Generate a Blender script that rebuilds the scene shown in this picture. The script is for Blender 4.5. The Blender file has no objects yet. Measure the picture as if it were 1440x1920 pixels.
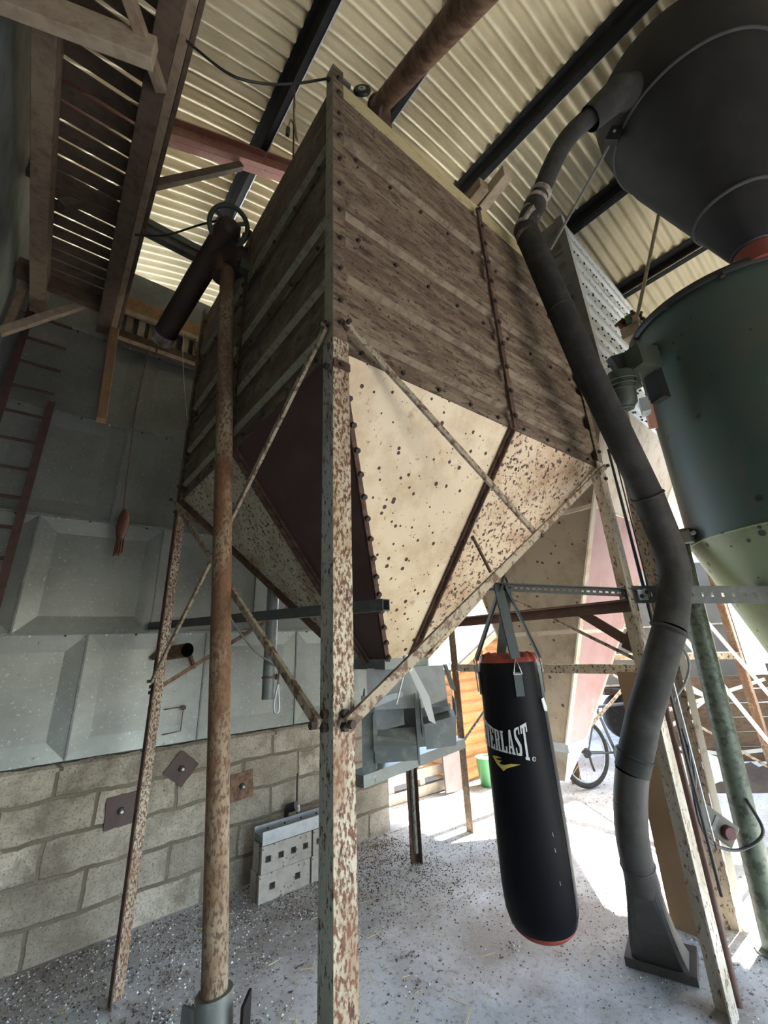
import bpy, bmesh, math, random
from mathutils import Vector, Matrix, Quaternion
random.seed(7)
C = bpy.context.scene.collection
V = Vector
PI = math.pi

# ------------------------------------------------------------------ materials
def new_mat(name):
    m = bpy.data.materials.new(name); m.use_nodes = True
    nt = m.node_tree; b = nt.nodes['Principled BSDF']
    return m, nt, b
def L(nt, a, b): nt.links.new(a, b)
def coords(nt, scale=(1, 1, 1)):
    t = nt.nodes.new('ShaderNodeTexCoord'); mp = nt.nodes.new('ShaderNodeMapping')
    mp.inputs['Scale'].default_value = scale; L(nt, t.outputs['Object'], mp.inputs['Vector'])
    return mp.outputs['Vector']
def noise(nt, vec, scale, detail=5, rough=.6):
    n = nt.nodes.new('ShaderNodeTexNoise'); n.inputs['Scale'].default_value = scale
    n.inputs['Detail'].default_value = detail; n.inputs['Roughness'].default_value = rough
    L(nt, vec, n.inputs['Vector']); return n.outputs['Fac']
def ramp(nt, fac, lo, hi, a=(0, 0, 0, 1), b=(1, 1, 1, 1)):
    r = nt.nodes.new('ShaderNodeValToRGB'); e = r.color_ramp.elements
    e[0].position = lo; e[1].position = hi; e[0].color = a; e[1].color = b
    L(nt, fac, r.inputs['Fac']); return r.outputs['Color']
def mix(nt, fac, a, b):
    m = nt.nodes.new('ShaderNodeMix'); m.data_type = 'RGBA'
    if isinstance(fac, float): m.inputs['Factor'].default_value = fac
    else: L(nt, fac, m.inputs['Factor'])
    for s, v in (('A', a), ('B', b)):
        i = [x for x in m.inputs if x.name == s and x.type == 'RGBA'][0]
        if isinstance(v, tuple): i.default_value = v
        else: L(nt, v, i)
    return [x for x in m.outputs if x.type == 'RGBA'][0]
def bump(nt, b, fac, strength=.3, dist=.01):
    n = nt.nodes.new('ShaderNodeBump'); n.inputs['Strength'].default_value = strength
    n.inputs['Distance'].default_value = dist; L(nt, fac, n.inputs['Height']); L(nt, n.outputs['Normal'], b.inputs['Normal'])
def c4(c): return (c[0], c[1], c[2], 1)
def spots(nt, vec, scale, size, dens):
    """round flecks of irregular size: voronoi distance under a noise-varied threshold, kept only in some cells"""
    v = nt.nodes.new('ShaderNodeTexVoronoi'); v.inputs['Scale'].default_value = scale; L(nt, vec, v.inputs['Vector'])
    sep = nt.nodes.new('ShaderNodeSeparateColor'); L(nt, v.outputs['Color'], sep.inputs['Color'])
    m1 = nt.nodes.new('ShaderNodeMath'); m1.operation = 'MULTIPLY'; L(nt, sep.outputs['Red'], m1.inputs[0]); m1.inputs[1].default_value = size
    m2 = nt.nodes.new('ShaderNodeMath'); m2.operation = 'LESS_THAN'; L(nt, v.outputs['Distance'], m2.inputs[0]); L(nt, m1.outputs[0], m2.inputs[1])
    m3 = nt.nodes.new('ShaderNodeMath'); m3.operation = 'LESS_THAN'; L(nt, sep.outputs['Green'], m3.inputs[0]); m3.inputs[1].default_value = dens
    m4 = nt.nodes.new('ShaderNodeMath'); m4.operation = 'MULTIPLY'; L(nt, m2.outputs[0], m4.inputs[0]); L(nt, m3.outputs[0], m4.inputs[1])
    return m4.outputs[0]
def weather(name, base, layers=(), rough=.7, metal=0., spot=None, bmp=.25, spec=.5):
    """base colour, then layers (colour, stretch, scale, lo, hi); spot=(colour, scale, size, density[, stretch])"""
    m, nt, b = new_mat(name); col = c4(base); hs = None
    for i, (c, st, sc, lo, hi) in enumerate(layers):
        n = noise(nt, coords(nt, st), sc, 6, .65); f = ramp(nt, n, lo, hi); col = mix(nt, f, col, c4(c))
        hs = n
    if spot:
        s = spots(nt, coords(nt, spot[4] if len(spot) > 4 else (1, 1, 1)), spot[1], spot[2], spot[3]); col = mix(nt, s, col, c4(spot[0]))
    if isinstance(col, tuple): b.inputs['Base Color'].default_value = col
    else: L(nt, col, b.inputs['Base Color'])
    b.inputs['Roughness'].default_value = rough; b.inputs['Metallic'].default_value = metal; b.inputs['Specular IOR Level'].default_value = spec
    if hs is not None and bmp: bump(nt, b, hs, bmp, .004)
    return m
def flat(name, c, rough=.6, metal=0.): return weather(name, c, (), rough, metal)

M = {}
RUST = (.13, .055, .028); DKRUST = (.055, .026, .018)
M['paint_rust'] = weather('chipped cream paint over rust', (.50, .46, .37), [((.30, .22, .14), (1, 1, .4), 6, .45, .65), (RUST, (1, 1, .5), 120, .47, .56), (DKRUST, (1, 1, .5), 75, .56, .63), ((.22, .11, .06), (1, 1, .4), 9, .52, .70)], .75)
M['paint_rust_pale'] = weather('flaking shade grey paint with dark pits', (.36, .37, .33), [((.22, .22, .18), (1, 1, .3), 9, .45, .7), (DKRUST, (1, 1, .4), 110, .54, .61)], .75)
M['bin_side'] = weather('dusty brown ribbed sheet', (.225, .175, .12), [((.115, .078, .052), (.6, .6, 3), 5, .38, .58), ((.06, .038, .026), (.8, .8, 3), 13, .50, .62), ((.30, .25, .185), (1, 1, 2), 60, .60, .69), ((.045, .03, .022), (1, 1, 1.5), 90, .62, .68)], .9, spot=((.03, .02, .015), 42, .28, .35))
M['rib_floor_lit'] = weather('rib underside painted floor lit', (.225, .18, .125), [((.12, .085, .06), (1, 1, 1), 14, .44, .64)], .85)
M['rib_top'] = weather('darker rib top', (.12, .085, .06), [((.07, .048, .036), (1, 1, 1), 20, .45, .65)], .95)
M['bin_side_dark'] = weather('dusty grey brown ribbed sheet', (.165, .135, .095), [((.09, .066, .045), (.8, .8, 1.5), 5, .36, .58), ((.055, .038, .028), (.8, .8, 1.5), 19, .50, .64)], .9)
M['bin_edge'] = weather('grey cream corner and floor lit ribs', (.30, .285, .22), [((.19, .165, .12), (1, 1, 1), 25, .50, .66), (DKRUST, (1, 1, 1), 90, .62, .68)], .8)
M['bin_yellow'] = weather('yellowed cream rim', (.50, .43, .24), [((.30, .22, .12), (1, 1, 3), 12, .55, .72)], .8)
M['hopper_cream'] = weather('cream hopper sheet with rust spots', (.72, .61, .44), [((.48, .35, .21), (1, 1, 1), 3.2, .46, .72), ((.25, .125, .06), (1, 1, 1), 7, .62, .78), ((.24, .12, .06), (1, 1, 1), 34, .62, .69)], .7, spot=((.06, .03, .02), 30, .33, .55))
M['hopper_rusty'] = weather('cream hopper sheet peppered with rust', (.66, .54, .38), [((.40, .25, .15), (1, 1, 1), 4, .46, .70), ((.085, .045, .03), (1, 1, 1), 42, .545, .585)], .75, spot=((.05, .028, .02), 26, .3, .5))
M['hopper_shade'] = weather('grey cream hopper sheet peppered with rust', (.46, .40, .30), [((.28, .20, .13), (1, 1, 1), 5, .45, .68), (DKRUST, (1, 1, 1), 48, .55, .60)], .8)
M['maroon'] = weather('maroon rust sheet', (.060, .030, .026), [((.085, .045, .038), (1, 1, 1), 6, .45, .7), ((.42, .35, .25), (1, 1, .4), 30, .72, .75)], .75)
M['dark_rust'] = weather('dark rusted steel', (.065, .035, .025), [((.13, .075, .05), (1, 1, 1), 20, .48, .64), ((.34, .28, .2), (1, 1, 1), 34, .66, .71)], .8)
M['brown_steel'] = weather('red brown painted steel', (.095, .048, .034), [((.14, .08, .06), (1, 1, 1), 12, .5, .7)], .65)
M['rod'] = weather('grey brown painted rod', (.34, .29, .22), [((.12, .07, .045), (1, 1, 1), 35, .48, .58)], .75)
M['bolt'] = flat('dark bolt', (.035, .025, .02), .7)
M['rust_pipe'] = weather('cream pipe with orange rust', (.30, .25, .17), [((.17, .085, .04), (1, 1, .35), 7, .40, .56), ((.10, .055, .035), (1, 1, .5), 110, .48, .58), ((.12, .065, .04), (1, 1, .3), 4, .52, .68)], .75)
M['brown_pipe'] = weather('brown rusted tube', (.22, .13, .085), [((.10, .055, .035), (1, 1, 1), 18, .42, .6), ((.34, .25, .18), (1, 1, 1), 40, .62, .70)], .8)
M['black_pipe'] = weather('blackened brown tube', (.050, .028, .022), [((.03, .02, .018), (1, 1, 1), 10, .45, .6)], .6)
M['galv'] = weather('dull galvanised sheet', (.235, .255, .25), [((.175, .19, .178), (1, 1, 1), 2.2, .40, .65), ((.40, .45, .47), (1, 1, 1), 60, .60, .72), ((.12, .12, .105), (1, 1, 1), 28, .64, .71)], .42, .55, bmp=.08)
M['galv_bright'] = weather('bright galvanised steel', (.50, .54, .57), [((.38, .41, .43), (1, 1, 1), 14, .45, .7)], .42, .5, bmp=.08)
M['galv_dark'] = weather('grimy grey steel box section', (.16, .18, .175), [((.26, .27, .25), (1, 1, 1), 16, .5, .7)], .5, .3)
M['duct'] = weather('dark grey duct', (.030, .030, .029), [((.055, .053, .049), (1, 1, 1), 7, .46, .70), ((.06, .04, .03), (1, 1, 1), 20, .66, .74)], .75, 0., spec=.18)
M['duct_tape'] = weather('silver brown sack wrap', (.32, .29, .26), [((.12, .08, .06), (1, 1, 1), 14, .45, .6)], .5)
M['fence_wood'] = weather('shaded brown planks', (.17, .105, .06), [((.11, .07, .042), (2, 2, 6), 5, .45, .65)], .9)
M['duct_foot'] = weather('grey steel foot', (.062, .058, .052), [((.042, .036, .031), (1, 1, 1), 9, .5, .66)], .65, .2)
M['cyclone'] = weather('charcoal painted steel', (.020, .020, .022), [((.028, .028, .027), (1, 1, 1), 5, .45, .7)], .7, spec=.2)
M['cyclone_seam'] = weather('dusty welded seam', (.05, .05, .047), [((.035, .035, .033), (1, 1, 1), 12, .4, .7)], .8)
M['mixer'] = weather('dark green enamel', (.038, .068, .060), [((.055, .072, .055), (1, 1, 1), 2.4, .45, .68), ((.075, .062, .05), (1, 1, .4), 5, .58, .76)], .52, spot=((.02, .022, .02), 13, .30, .30))
M['mixer_cone'] = weather('olive green enamel', (.15, .19, .105), [((.11, .125, .075), (1, 1, 1), 4, .46, .7)], .5, spot=((.025, .03, .022), 17, .34, .5))
M['leg_pale'] = weather('pale leg paint with a little rust', (.50, .46, .38), [((.36, .30, .22), (1, 1, .4), 9, .45, .68), (RUST, (1, 1, .5), 70, .56, .63), (DKRUST, (1, 1, .5), 40, .62, .68)], .75)
M['leg_speckle'] = weather('brown speckled leg paint', (.27, .22, .165), [((.17, .125, .085), (1, 1, .5), 8, .45, .65), (DKRUST, (1, 1, .6), 60, .54, .60)], .8)
M['mixer_leg'] = weather('green pipe with mottled paint', (.075, .098, .066), [((.03, .038, .026), (1, 1, 1), 26, .48, .58), ((.17, .19, .14), (1, 1, 1), 9, .62, .74)], .5)
M['red_sleeve'] = flat('dull red rubber', (.16, .028, .022), .6)
M['black'] = flat('black rubber', (.018, .018, .019), .55)
M['bag'] = weather('black vinyl', (.004, .004, .0055), [((.006, .006, .008), (1, 1, 1), 5, .4, .7)], .5, bmp=.05, spec=.12)
M['bag_side_lit'] = weather('black vinyl with painted side light', (.034, .034, .038), [((.028, .028, .032), (1, 1, 1), 5, .4, .7)], .55, bmp=.05, spec=.3)
M['rail_dark'] = weather('dark slotted steel', (.065, .072, .068), [((.10, .105, .10), (1, 1, 1), 20, .5, .7)], .6)
M['red_cloth'] = flat('red vinyl', (.22, .03, .018), .6)
M['web'] = weather('grey green webbing', (.085, .105, .105), [((.065, .08, .085), (1, 1, 8), 60, .4, .6)], .8)
M['print_white'] = flat('white print', (.62, .63, .64), .5)
M['print_yellow'] = flat('yellow print', (.62, .50, .10), .5)
M['chrome'] = flat('bright steel', (.6, .6, .6), .3, .9)
M['tag_white'] = flat('white label', (.75, .75, .72), .8)
M['timber'] = weather('old sawn timber', (.30, .225, .155), [((.19, .135, .09), (3, 3, 3), 5, .45, .65)], .9)
M['timber_pale'] = weather('pale sawn timber', (.44, .36, .265), [((.32, .24, .165), (3, 3, 3), 5, .45, .68)], .9)
M['timber_dark'] = weather('dark brown plank', (.125, .085, .060), [((.075, .05, .038), (3, 3, 3), 6, .45, .65)], .9)
M['timber_orange'] = weather('orange brown timber', (.30, .19, .10), [((.22, .135, .075), (3, 3, 3), 5, .45, .65)], .9)
M['ladder'] = weather('red brown oxide paint', (.075, .036, .030), [((.05, .03, .026), (1, 1, 1), 18, .45, .6)], .7)
M['dull_board'] = weather('grey green board', (.18, .20, .19), [((.13, .145, .135), (1, 1, 1), 6, .45, .65)], .8)
M['roof'] = weather('cream fibre cement roofing', (.60, .52, .345), [((.49, .42, .27), (1, 1, 1), 2.2, .44, .66), ((.68, .61, .43), (.5, 6, 1), 9, .55, .75)], .9, bmp=.1)
M['purlin'] = weather('dark purlin steel', (.014, .014, .014), [((.026, .025, .024), (1, 1, 1), 9, .5, .7)], .7, 0., spec=.15)
M['purlin_edge'] = flat('galvanised purlin lip', (.42, .46, .46), .5, .3)
M['rafter'] = weather('red oxide rafter', (.30, .135, .10), [((.36, .20, .15), (1, 1, 1), 6, .45, .65), ((.17, .08, .065), (1, 1, 1), 22, .60, .7)], .75)
M['strut'] = weather('brown roof strut', (.13, .10, .075), [((.09, .065, .05), (1, 1, 1), 10, .45, .65)], .8)
M['strut_grey'] = weather('grey roof tie', (.17, .165, .15), [((.11, .105, .1), (1, 1, 1), 10, .45, .65)], .7)
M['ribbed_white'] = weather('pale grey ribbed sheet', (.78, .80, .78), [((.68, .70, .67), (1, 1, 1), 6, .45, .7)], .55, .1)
M['ribbed_shade'] = weather('shaded copy of pale ribbed sheet', (.11, .11, .10), [((.08, .078, .07), (1, 1, 1), 6, .45, .65)], .7, .1)  # darker copy of the pale ribbed sheet, shade put into the colour
M['hopper_brown'] = weather('grey brown dusty hopper sheet', (.27, .225, .165), [((.19, .15, .105), (1, 1, 1), 5, .45, .65)], .9, spot=((.05, .035, .025), 20, .30, .35))
M['hopper_pink'] = weather('pink oxide hopper sheet', (.36, .225, .225), [((.31, .165, .155), (1, 1, 1), 3, .45, .68), ((.55, .42, .30), (1, 1, .5), 10, .62, .72)], .75)
M['hopper_pale'] = weather('pale flaking hopper sheet', (.62, .55, .45), [((.46, .33, .23), (1, 1, 1), 8, .50, .68)], .8)
M['card'] = weather('brown hardboard', (.24, .155, .085), [((.20, .125, .07), (1, 1, .5), 4, .45, .65)], .85)
M['cream_panel'] = weather('cream coach panel', (.21, .19, .155), [((.18, .16, .13), (1, 1, 1), 3, .45, .65)], .6)
M['shed_log'] = weather('orange stained log lap', (.56, .28, .115), [((.42, .19, .075), (1.2, 1.2, 14), 6, .44, .66), ((.20, .09, .045), (1, 1, 1), 12, .72, .76)], .7)
M['shed_trim'] = weather('pale orange trim', (.66, .37, .17), [((.52, .27, .12), (1, 1, 5), 6, .45, .65)], .7)
M['felt'] = weather('grey roofing felt', (.085, .085, .088), [((.06, .06, .06), (1, 1, 1), 20, .45, .65)], .95)
M['pallet'] = weather('weathered pallet wood', (.40, .335, .27), [((.30, .24, .19), (2, 2, 2), 8, .45, .65)], .9)
M['oxide'] = weather('purple brown oxide sheet', (.105, .072, .070), [((.075, .055, .052), (1, 1, 1), 9, .45, .65)], .75)
M['block_grey'] = weather('light concrete block', (.42, .395, .355), [((.33, .31, .275), (1, 1, 1), 14, .45, .65)], .95, spot=((.16, .14, .12), 40, .3, .4))
M['plastic_green'] = flat('green plastic', (.035, .15, .055), .45)
M['yellow'] = flat('yellow plastic', (.65, .50, .05), .5)
M['tyre'] = weather('dusty tyre', (.022, .021, .020), [((.05, .045, .038), (1, 1, 1), 20, .5, .7)], .85)
M['frame_grey'] = flat('grey bicycle enamel', (.09, .09, .10), .4, .2)
M['red_lamp'] = flat('red reflector', (.45, .03, .025), .3)
M['white_tube'] = weather('white painted tube', (.66, .62, .54), [((.42, .33, .24), (1, 1, 1), 12, .58, .7)], .6)
M['switch'] = weather('olive grey enclosure', (.10, .09, .062), [((.075, .068, .048), (1, 1, 1), 12, .45, .65)], .6)
M['switch_red'] = flat('dark red button', (.07, .012, .014), .4)
M['motor'] = weather('dark green motor', (.035, .050, .036), [((.055, .068, .05), (1, 1, 1), 14, .45, .65)], .55)
M['copper'] = flat('salmon pipe', (.52, .26, .18), .6)
M['twine_red'] = weather('red brown fibre', (.15, .052, .034), [((.09, .035, .026), (1, 1, 1), 40, .4, .6)], .6)
M['soil'] = weather('dark loose earth', (.075, .058, .044), [((.05, .038, .03), (1, 1, 1), 8, .45, .65)], 1.)
M['leaf'] = weather('green leaves', (.16, .24, .045), [((.09, .15, .03), (1, 1, 1), 6, .45, .65)], .8)
M['chip_white'] = flat('white grit', (.70, .70, .70), .8); M['chip_dark'] = flat('dark husk', (.05, .04, .035), .9)
M['chip_earth'] = flat('brown earth crumb', (.14, .115, .09), .95); M['chip_grey'] = flat('grey grit', (.27, .25, .23), .9); M['chip_straw'] = flat('straw', (.52, .42, .22), .8)
M['plastic'] = flat('clear plastic strip', (.62, .63, .62), .25)

def floor_mat():
    m, nt, b = new_mat('dusty concrete'); v = coords(nt)
    col = mix(nt, ramp(nt, noise(nt, v, 1.1, 8, .6), .36, .66), c4((.43, .45, .45)), c4((.61, .645, .66)))
    col = mix(nt, ramp(nt, noise(nt, v, .8, 8, .65), .44, .60), col, c4((.27, .25, .225)))
    col = mix(nt, ramp(nt, noise(nt, v, 34, 8, .75), .52, .66), col, c4((.20, .185, .165)))
    col = mix(nt, ramp(nt, noise(nt, v, 120, 4, .7), .58, .66), col, c4((.52, .53, .53)))
    col = mix(nt, spots(nt, v, 30, .30, .25), col, c4((.12, .10, .085)))
    L(nt, col, b.inputs['Base Color']); b.inputs['Roughness'].default_value = .9
    bump(nt, b, noise(nt, v, 45, 6, .7), .35, .008); return m
M['floor'] = floor_mat()
def block_mat():
    m, nt, b = new_mat('concrete blockwork')
    t = nt.nodes.new('ShaderNodeTexCoord'); sp = nt.nodes.new('ShaderNodeSeparateXYZ'); L(nt, t.outputs['Object'], sp.inputs[0])
    ad = nt.nodes.new('ShaderNodeMath'); ad.operation = 'ADD'; L(nt, sp.outputs['X'], ad.inputs[0]); L(nt, sp.outputs['Y'], ad.inputs[1])
    cb = nt.nodes.new('ShaderNodeCombineXYZ'); L(nt, ad.outputs[0], cb.inputs['X']); L(nt, sp.outputs['Z'], cb.inputs['Y'])
    ds = noise(nt, coords(nt), 7, 3); va = nt.nodes.new('ShaderNodeMixRGB'); va.inputs[0].default_value = .04
    L(nt, cb.outputs[0], va.inputs[1]); nn = nt.nodes.new('ShaderNodeTexNoise'); nn.inputs['Scale'].default_value = 6; L(nt, t.outputs['Object'], nn.inputs['Vector']); L(nt, nn.outputs['Color'], va.inputs[2])
    br = nt.nodes.new('ShaderNodeTexBrick'); L(nt, va.outputs[0], br.inputs['Vector'])
    br.inputs['Scale'].default_value = 1; br.inputs['Brick Width'].default_value = .44; br.inputs['Row Height'].default_value = .186
    br.inputs['Mortar Size'].default_value = .013; br.inputs['Mortar Smooth'].default_value = .5; br.inputs['Bias'].default_value = 0
    br.inputs['Color1'].default_value = (.56, .515, .43, 1); br.inputs['Color2'].default_value = (.30, .265, .215, 1); br.inputs['Mortar'].default_value = (.16, .135, .10, 1)
    v = coords(nt); col = mix(nt, ramp(nt, noise(nt, v, 4.2, 8, .7), .42, .62), br.outputs['Color'], c4((.235, .205, .16)))
    col = mix(nt, ramp(nt, noise(nt, v, 75, 5, .7), .52, .66), col, c4((.14, .12, .095)))
    col = mix(nt, ramp(nt, noise(nt, v, 34, 5, .7), .64, .70), col, c4((.58, .55, .49)))
    L(nt, col, b.inputs['Base Color']); b.inputs['Roughness'].default_value = .95
    mm = nt.nodes.new('ShaderNodeMath'); mm.operation = 'MULTIPLY_ADD'; L(nt, br.outputs['Fac'], mm.inputs[0]); mm.inputs[1].default_value = -1.6
    L(nt, noise(nt, v, 38, 6, .7), mm.inputs[2]); bump(nt, b, mm.outputs[0], .6, .014); return m
M['block'] = block_mat()

# ------------------------------------------------------------------ mesh builder
def basis(d, up=(0, 0, 1)):
    d = V(d).normalized(); up = V(up)
    if abs(d.dot(up.normalized())) > .98: up = V((1, 0, 0))
    x = up.cross(d).normalized(); y = d.cross(x).normalized()
    return x, y, d
class MB:
    def __init__(s): s.v = []; s.f = []; s.m = []; s.mats = []; s.sm = []
    def mi(s, m):
        if m not in s.mats: s.mats.append(m)
        return s.mats.index(m)
    def add(s, vs, fs, m, smooth=False):
        o = len(s.v); s.v += [V(v) for v in vs]; k = s.mi(m)
        for f in fs: s.f.append([i + o for i in f]); s.m.append(k); s.sm.append(smooth)
    def box(s, c, size, m, rot=None, rz=0):
        h = V(size) / 2; R = rot if rot is not None else Matrix.Rotation(rz, 3, 'Z')
        vs = [V(c) + R @ V((h.x * a, h.y * b, h.z * d)) for d in (-1, 1) for b in (-1, 1) for a in (-1, 1)]
        s.add(vs, [(0, 2, 3, 1), (4, 5, 7, 6), (0, 1, 5, 4), (2, 6, 7, 3), (0, 4, 6, 2), (1, 3, 7, 5)], m)
    def bar(s, p0, p1, w, h, m, up=(0, 0, 1)):
        p0, p1 = V(p0), V(p1); x, y, d = basis(p1 - p0, up)
        vs = [p + x * (w / 2 * a) + y * (h / 2 * b) for p in (p0, p1) for b in (-1, 1) for a in (-1, 1)]
        s.add(vs, [(0, 2, 3, 1), (4, 5, 7, 6), (0, 1, 5, 4), (2, 6, 7, 3), (0, 4, 6, 2), (1, 3, 7, 5)], m)
    def prism(s, poly, d, m, smooth=False):
        """closed planar polygon (3D points) swept by vector d"""
        n = len(poly); a = [V(p) for p in poly]; b = [p + V(d) for p in a]
        s.add(a + b, [tuple(range(n))[::-1], tuple(range(n, 2 * n))] + [(i, (i + 1) % n, (i + 1) % n + n, i + n) for i in range(n)], m, smooth)
    def tube(s, pts, r, m, n=10, cap=True, smooth=True, inner=None):
        pts = [V(p) for p in pts]; rs = r if isinstance(r, (list, tuple)) else [r] * len(pts)
        rings = []; x = None
        for i, p in enumerate(pts):
            d = (pts[min(i + 1, len(pts) - 1)] - pts[max(i - 1, 0)]).normalized()
            if x is None: x, y, _ = basis(d)
            else:
                x = (x - d * x.dot(d)).normalized(); y = d.cross(x)
            rings.append([p + x * (math.cos(2 * PI * k / n) * rs[i]) + y * (math.sin(2 * PI * k / n) * rs[i]) for k in range(n)])
        vs = [q for rg in rings for q in rg]; fs = []
        for i in range(len(rings) - 1):
            for k in range(n): fs.append((i * n + k, i * n + (k + 1) % n, (i + 1) * n + (k + 1) % n, (i + 1) * n + k))
        s.add(vs, fs, m, smooth)
        if cap:
            for rg, rev in ((rings[0], True), (rings[-1], False)): s.add(rg, [tuple(range(n))[::-1] if rev else tuple(range(n))], m)
    def lathe(s, prof, c, m, n=48, axis=(0, 0, 1), smooth=True, cap=True):
        x, y, d = basis(axis); c = V(c); rings = [[c + d * z + x * (r * math.cos(2 * PI * k / n)) + y * (r * math.sin(2 * PI * k / n)) for k in range(n)] for r, z in prof]
        vs = [q for rg in rings for q in rg]; fs = []
        for i in range(len(rings) - 1):
            for k in range(n): fs.append((i * n + k, i * n + (k + 1) % n, (i + 1) * n + (k + 1) % n, (i + 1) * n + k))
        s.add(vs, fs, m, smooth)
        if cap:
            for rg, rev in ((rings[0], True), (rings[-1], False)): s.add(rg, [tuple(range(n))[::-1] if rev else tuple(range(n))], m)
    def torus(s, c, R, r, m, axis=(0, 0, 1), n=40, k=8, a0=0, a1=2 * PI):
        x, y, d = basis(axis); full = abs(a1 - a0 - 2 * PI) < 1e-6; N = n if full else n + 1; vs = []; fs = []
        for i in range(N):
            a = a0 + (a1 - a0) * i / n; o = x * math.cos(a) + y * math.sin(a)
            for j in range(k):
                b = 2 * PI * j / k; vs.append(V(c) + o * (R + r * math.cos(b)) + d * (r * math.sin(b)))
        for i in range(n):
            for j in range(k): fs.append((i * k + j, ((i + 1) % N) * k + j, ((i + 1) % N) * k + (j + 1) % k, i * k + (j + 1) % k))
        s.add(vs, fs, m, True)
    def bolt(s, c, nrm, m, r=.011, h=.012):
        s.lathe([(r, -.004), (r, h)], c, m, 6, nrm, False)
    def angle(s, p0, p1, a, b, w, t, m, m2=None):
        """L section: flange of width w along unit a, another along unit b, thickness t"""
        p0, p1, a, b = V(p0), V(p1), V(a), V(b)
        poly = [p0, p0 + a * w, p0 + a * w + b * t, p0 + a * t + b * t] ; s.prism(poly, p1 - p0, m)
        poly = [p0, p0 + a * t + b * t, p0 + a * t + b * w, p0 + b * w]; s.prism(poly, p1 - p0, m2 or m)
    def build(s, name, parent=None, bevel=0):
        me = bpy.data.meshes.new(name); o0 = parent_loc(parent) if parent else V((0, 0, 0))
        me.from_pydata([tuple(v - o0) for v in s.v], [], s.f)
        for m in s.mats: me.materials.append(m)
        me.polygons.foreach_set('material_index', s.m); me.polygons.foreach_set('use_smooth', s.sm)
        bm = bmesh.new(); bm.from_mesh(me); bmesh.ops.recalc_face_normals(bm, faces=bm.faces); bm.to_mesh(me); bm.free(); me.update()
        o = bpy.data.objects.new(name, me); C.objects.link(o)
        if parent: o.parent = parent
        if bevel:
            b = o.modifiers.new('b', 'BEVEL'); b.width = bevel; b.segments = 2; b.limit_method = 'ANGLE'
        return o
def parent_loc(p):
    l = V((0, 0, 0))
    while p: l += p.location; p = p.parent
    return l
def tag(o, label, cat, group=None, kind=None):
    o['label'] = label; o['category'] = cat
    if group: o['group'] = group
    if kind: o['kind'] = kind
    return o
def thing(name, loc, label, cat, group=None, kind=None):
    o = bpy.data.objects.new(name, None); o.location = loc; o.empty_display_size = .1; C.objects.link(o)
    return tag(o, label, cat, group, kind)
def single(mb, name, loc, label, cat, group=None, kind=None, bevel=0):
    """a thing that is one mesh, with its origin at its base"""
    loc = V(loc); mb.v = [v - loc for v in mb.v]; o = mb.build(name, None, bevel); o.location = loc
    return tag(o, label, cat, group, kind)
def struct(mb, name, label, cat): return tag(mb.build(name), label, cat, None, 'structure')
def arc_pts(pts, n=8):
    """Catmull-Rom through points"""
    P = [V(p) for p in pts]; P = [P[0] * 2 - P[1]] + P + [P[-1] * 2 - P[-2]]; out = []
    for i in range(1, len(P) - 2):
        for k in range(n):
            t = k / n; a, b, c, d = P[i - 1:i + 3]
            out.append(.5 * ((2 * b) + (c - a) * t + (2 * a - 5 * b + 4 * c - d) * t * t + (3 * b - a - 3 * c + d) * t ** 3))
    out.append(P[-2]); return out
SKY, SUN, EXPO = .45, 14, 2.7
# ------------------------------------------------------------------ setting
def roofz(x): return 5.85 - (6.2 - math.sqrt(6.2 ** 2 - (x - 2.2) ** 2))
mb = MB(); mb.add([(-8, -3.6, -.02), (-8, -30, -.02), (40, -30, -.02), (40, -3.6, -.02)], [(0, 1, 2, 3)], M['soil']); struct(mb, 'ground', 'added unseen dark earth outside the doorway to cut bounce light', 'ground')  # unseen dark ground, added to cut light bounced in at the doorway
mb = MB(); mb.add([(-8, -3.6, 0), (40, -3.6, 0), (40, 30, 0), (-8, 30, 0)], [(0, 1, 2, 3)], M['floor'])
struct(mb, 'floor', 'dusty grey concrete floor running out into the sunlit yard', 'floor')

mb = MB(); P = .104; y0, y1 = -3.6, 9.4; ny = int((y1 - y0) / P * 8); xs = [-3 + 9.3 * i / 44 for i in range(45)]
vs = []; fs = []
for i, x in enumerate(xs):
    for j in range(ny + 1):
        y = y0 + (y1 - y0) * j / ny; vs.append((x, y, roofz(x) + .023 * math.cos(2 * PI * (y - y0) / P) - (.006 if int((y - y0) / (P * 7)) % 2 else 0)))
for i in range(44):
    for j in range(ny): a = i * (ny + 1) + j; fs.append((a, a + 1, a + ny + 2, a + ny + 1))
mb.add(vs, fs, M['roof'], True); o = struct(mb, 'ceiling', 'curved roof of cream corrugated sheets over the bins', 'roof')
md = o.modifiers.new('s', 'SOLIDIFY'); md.thickness = .006; md.offset = 1

mb = MB(); mb.box((12.4, 2, 4.75), (8.4, 18, .08), M['strut']); struct(mb, 'ceiling_added_shade', 'added roof casting shade beyond the sunlit gap', 'roof')  # added roof, set back by a gap to shape the sun patch

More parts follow.
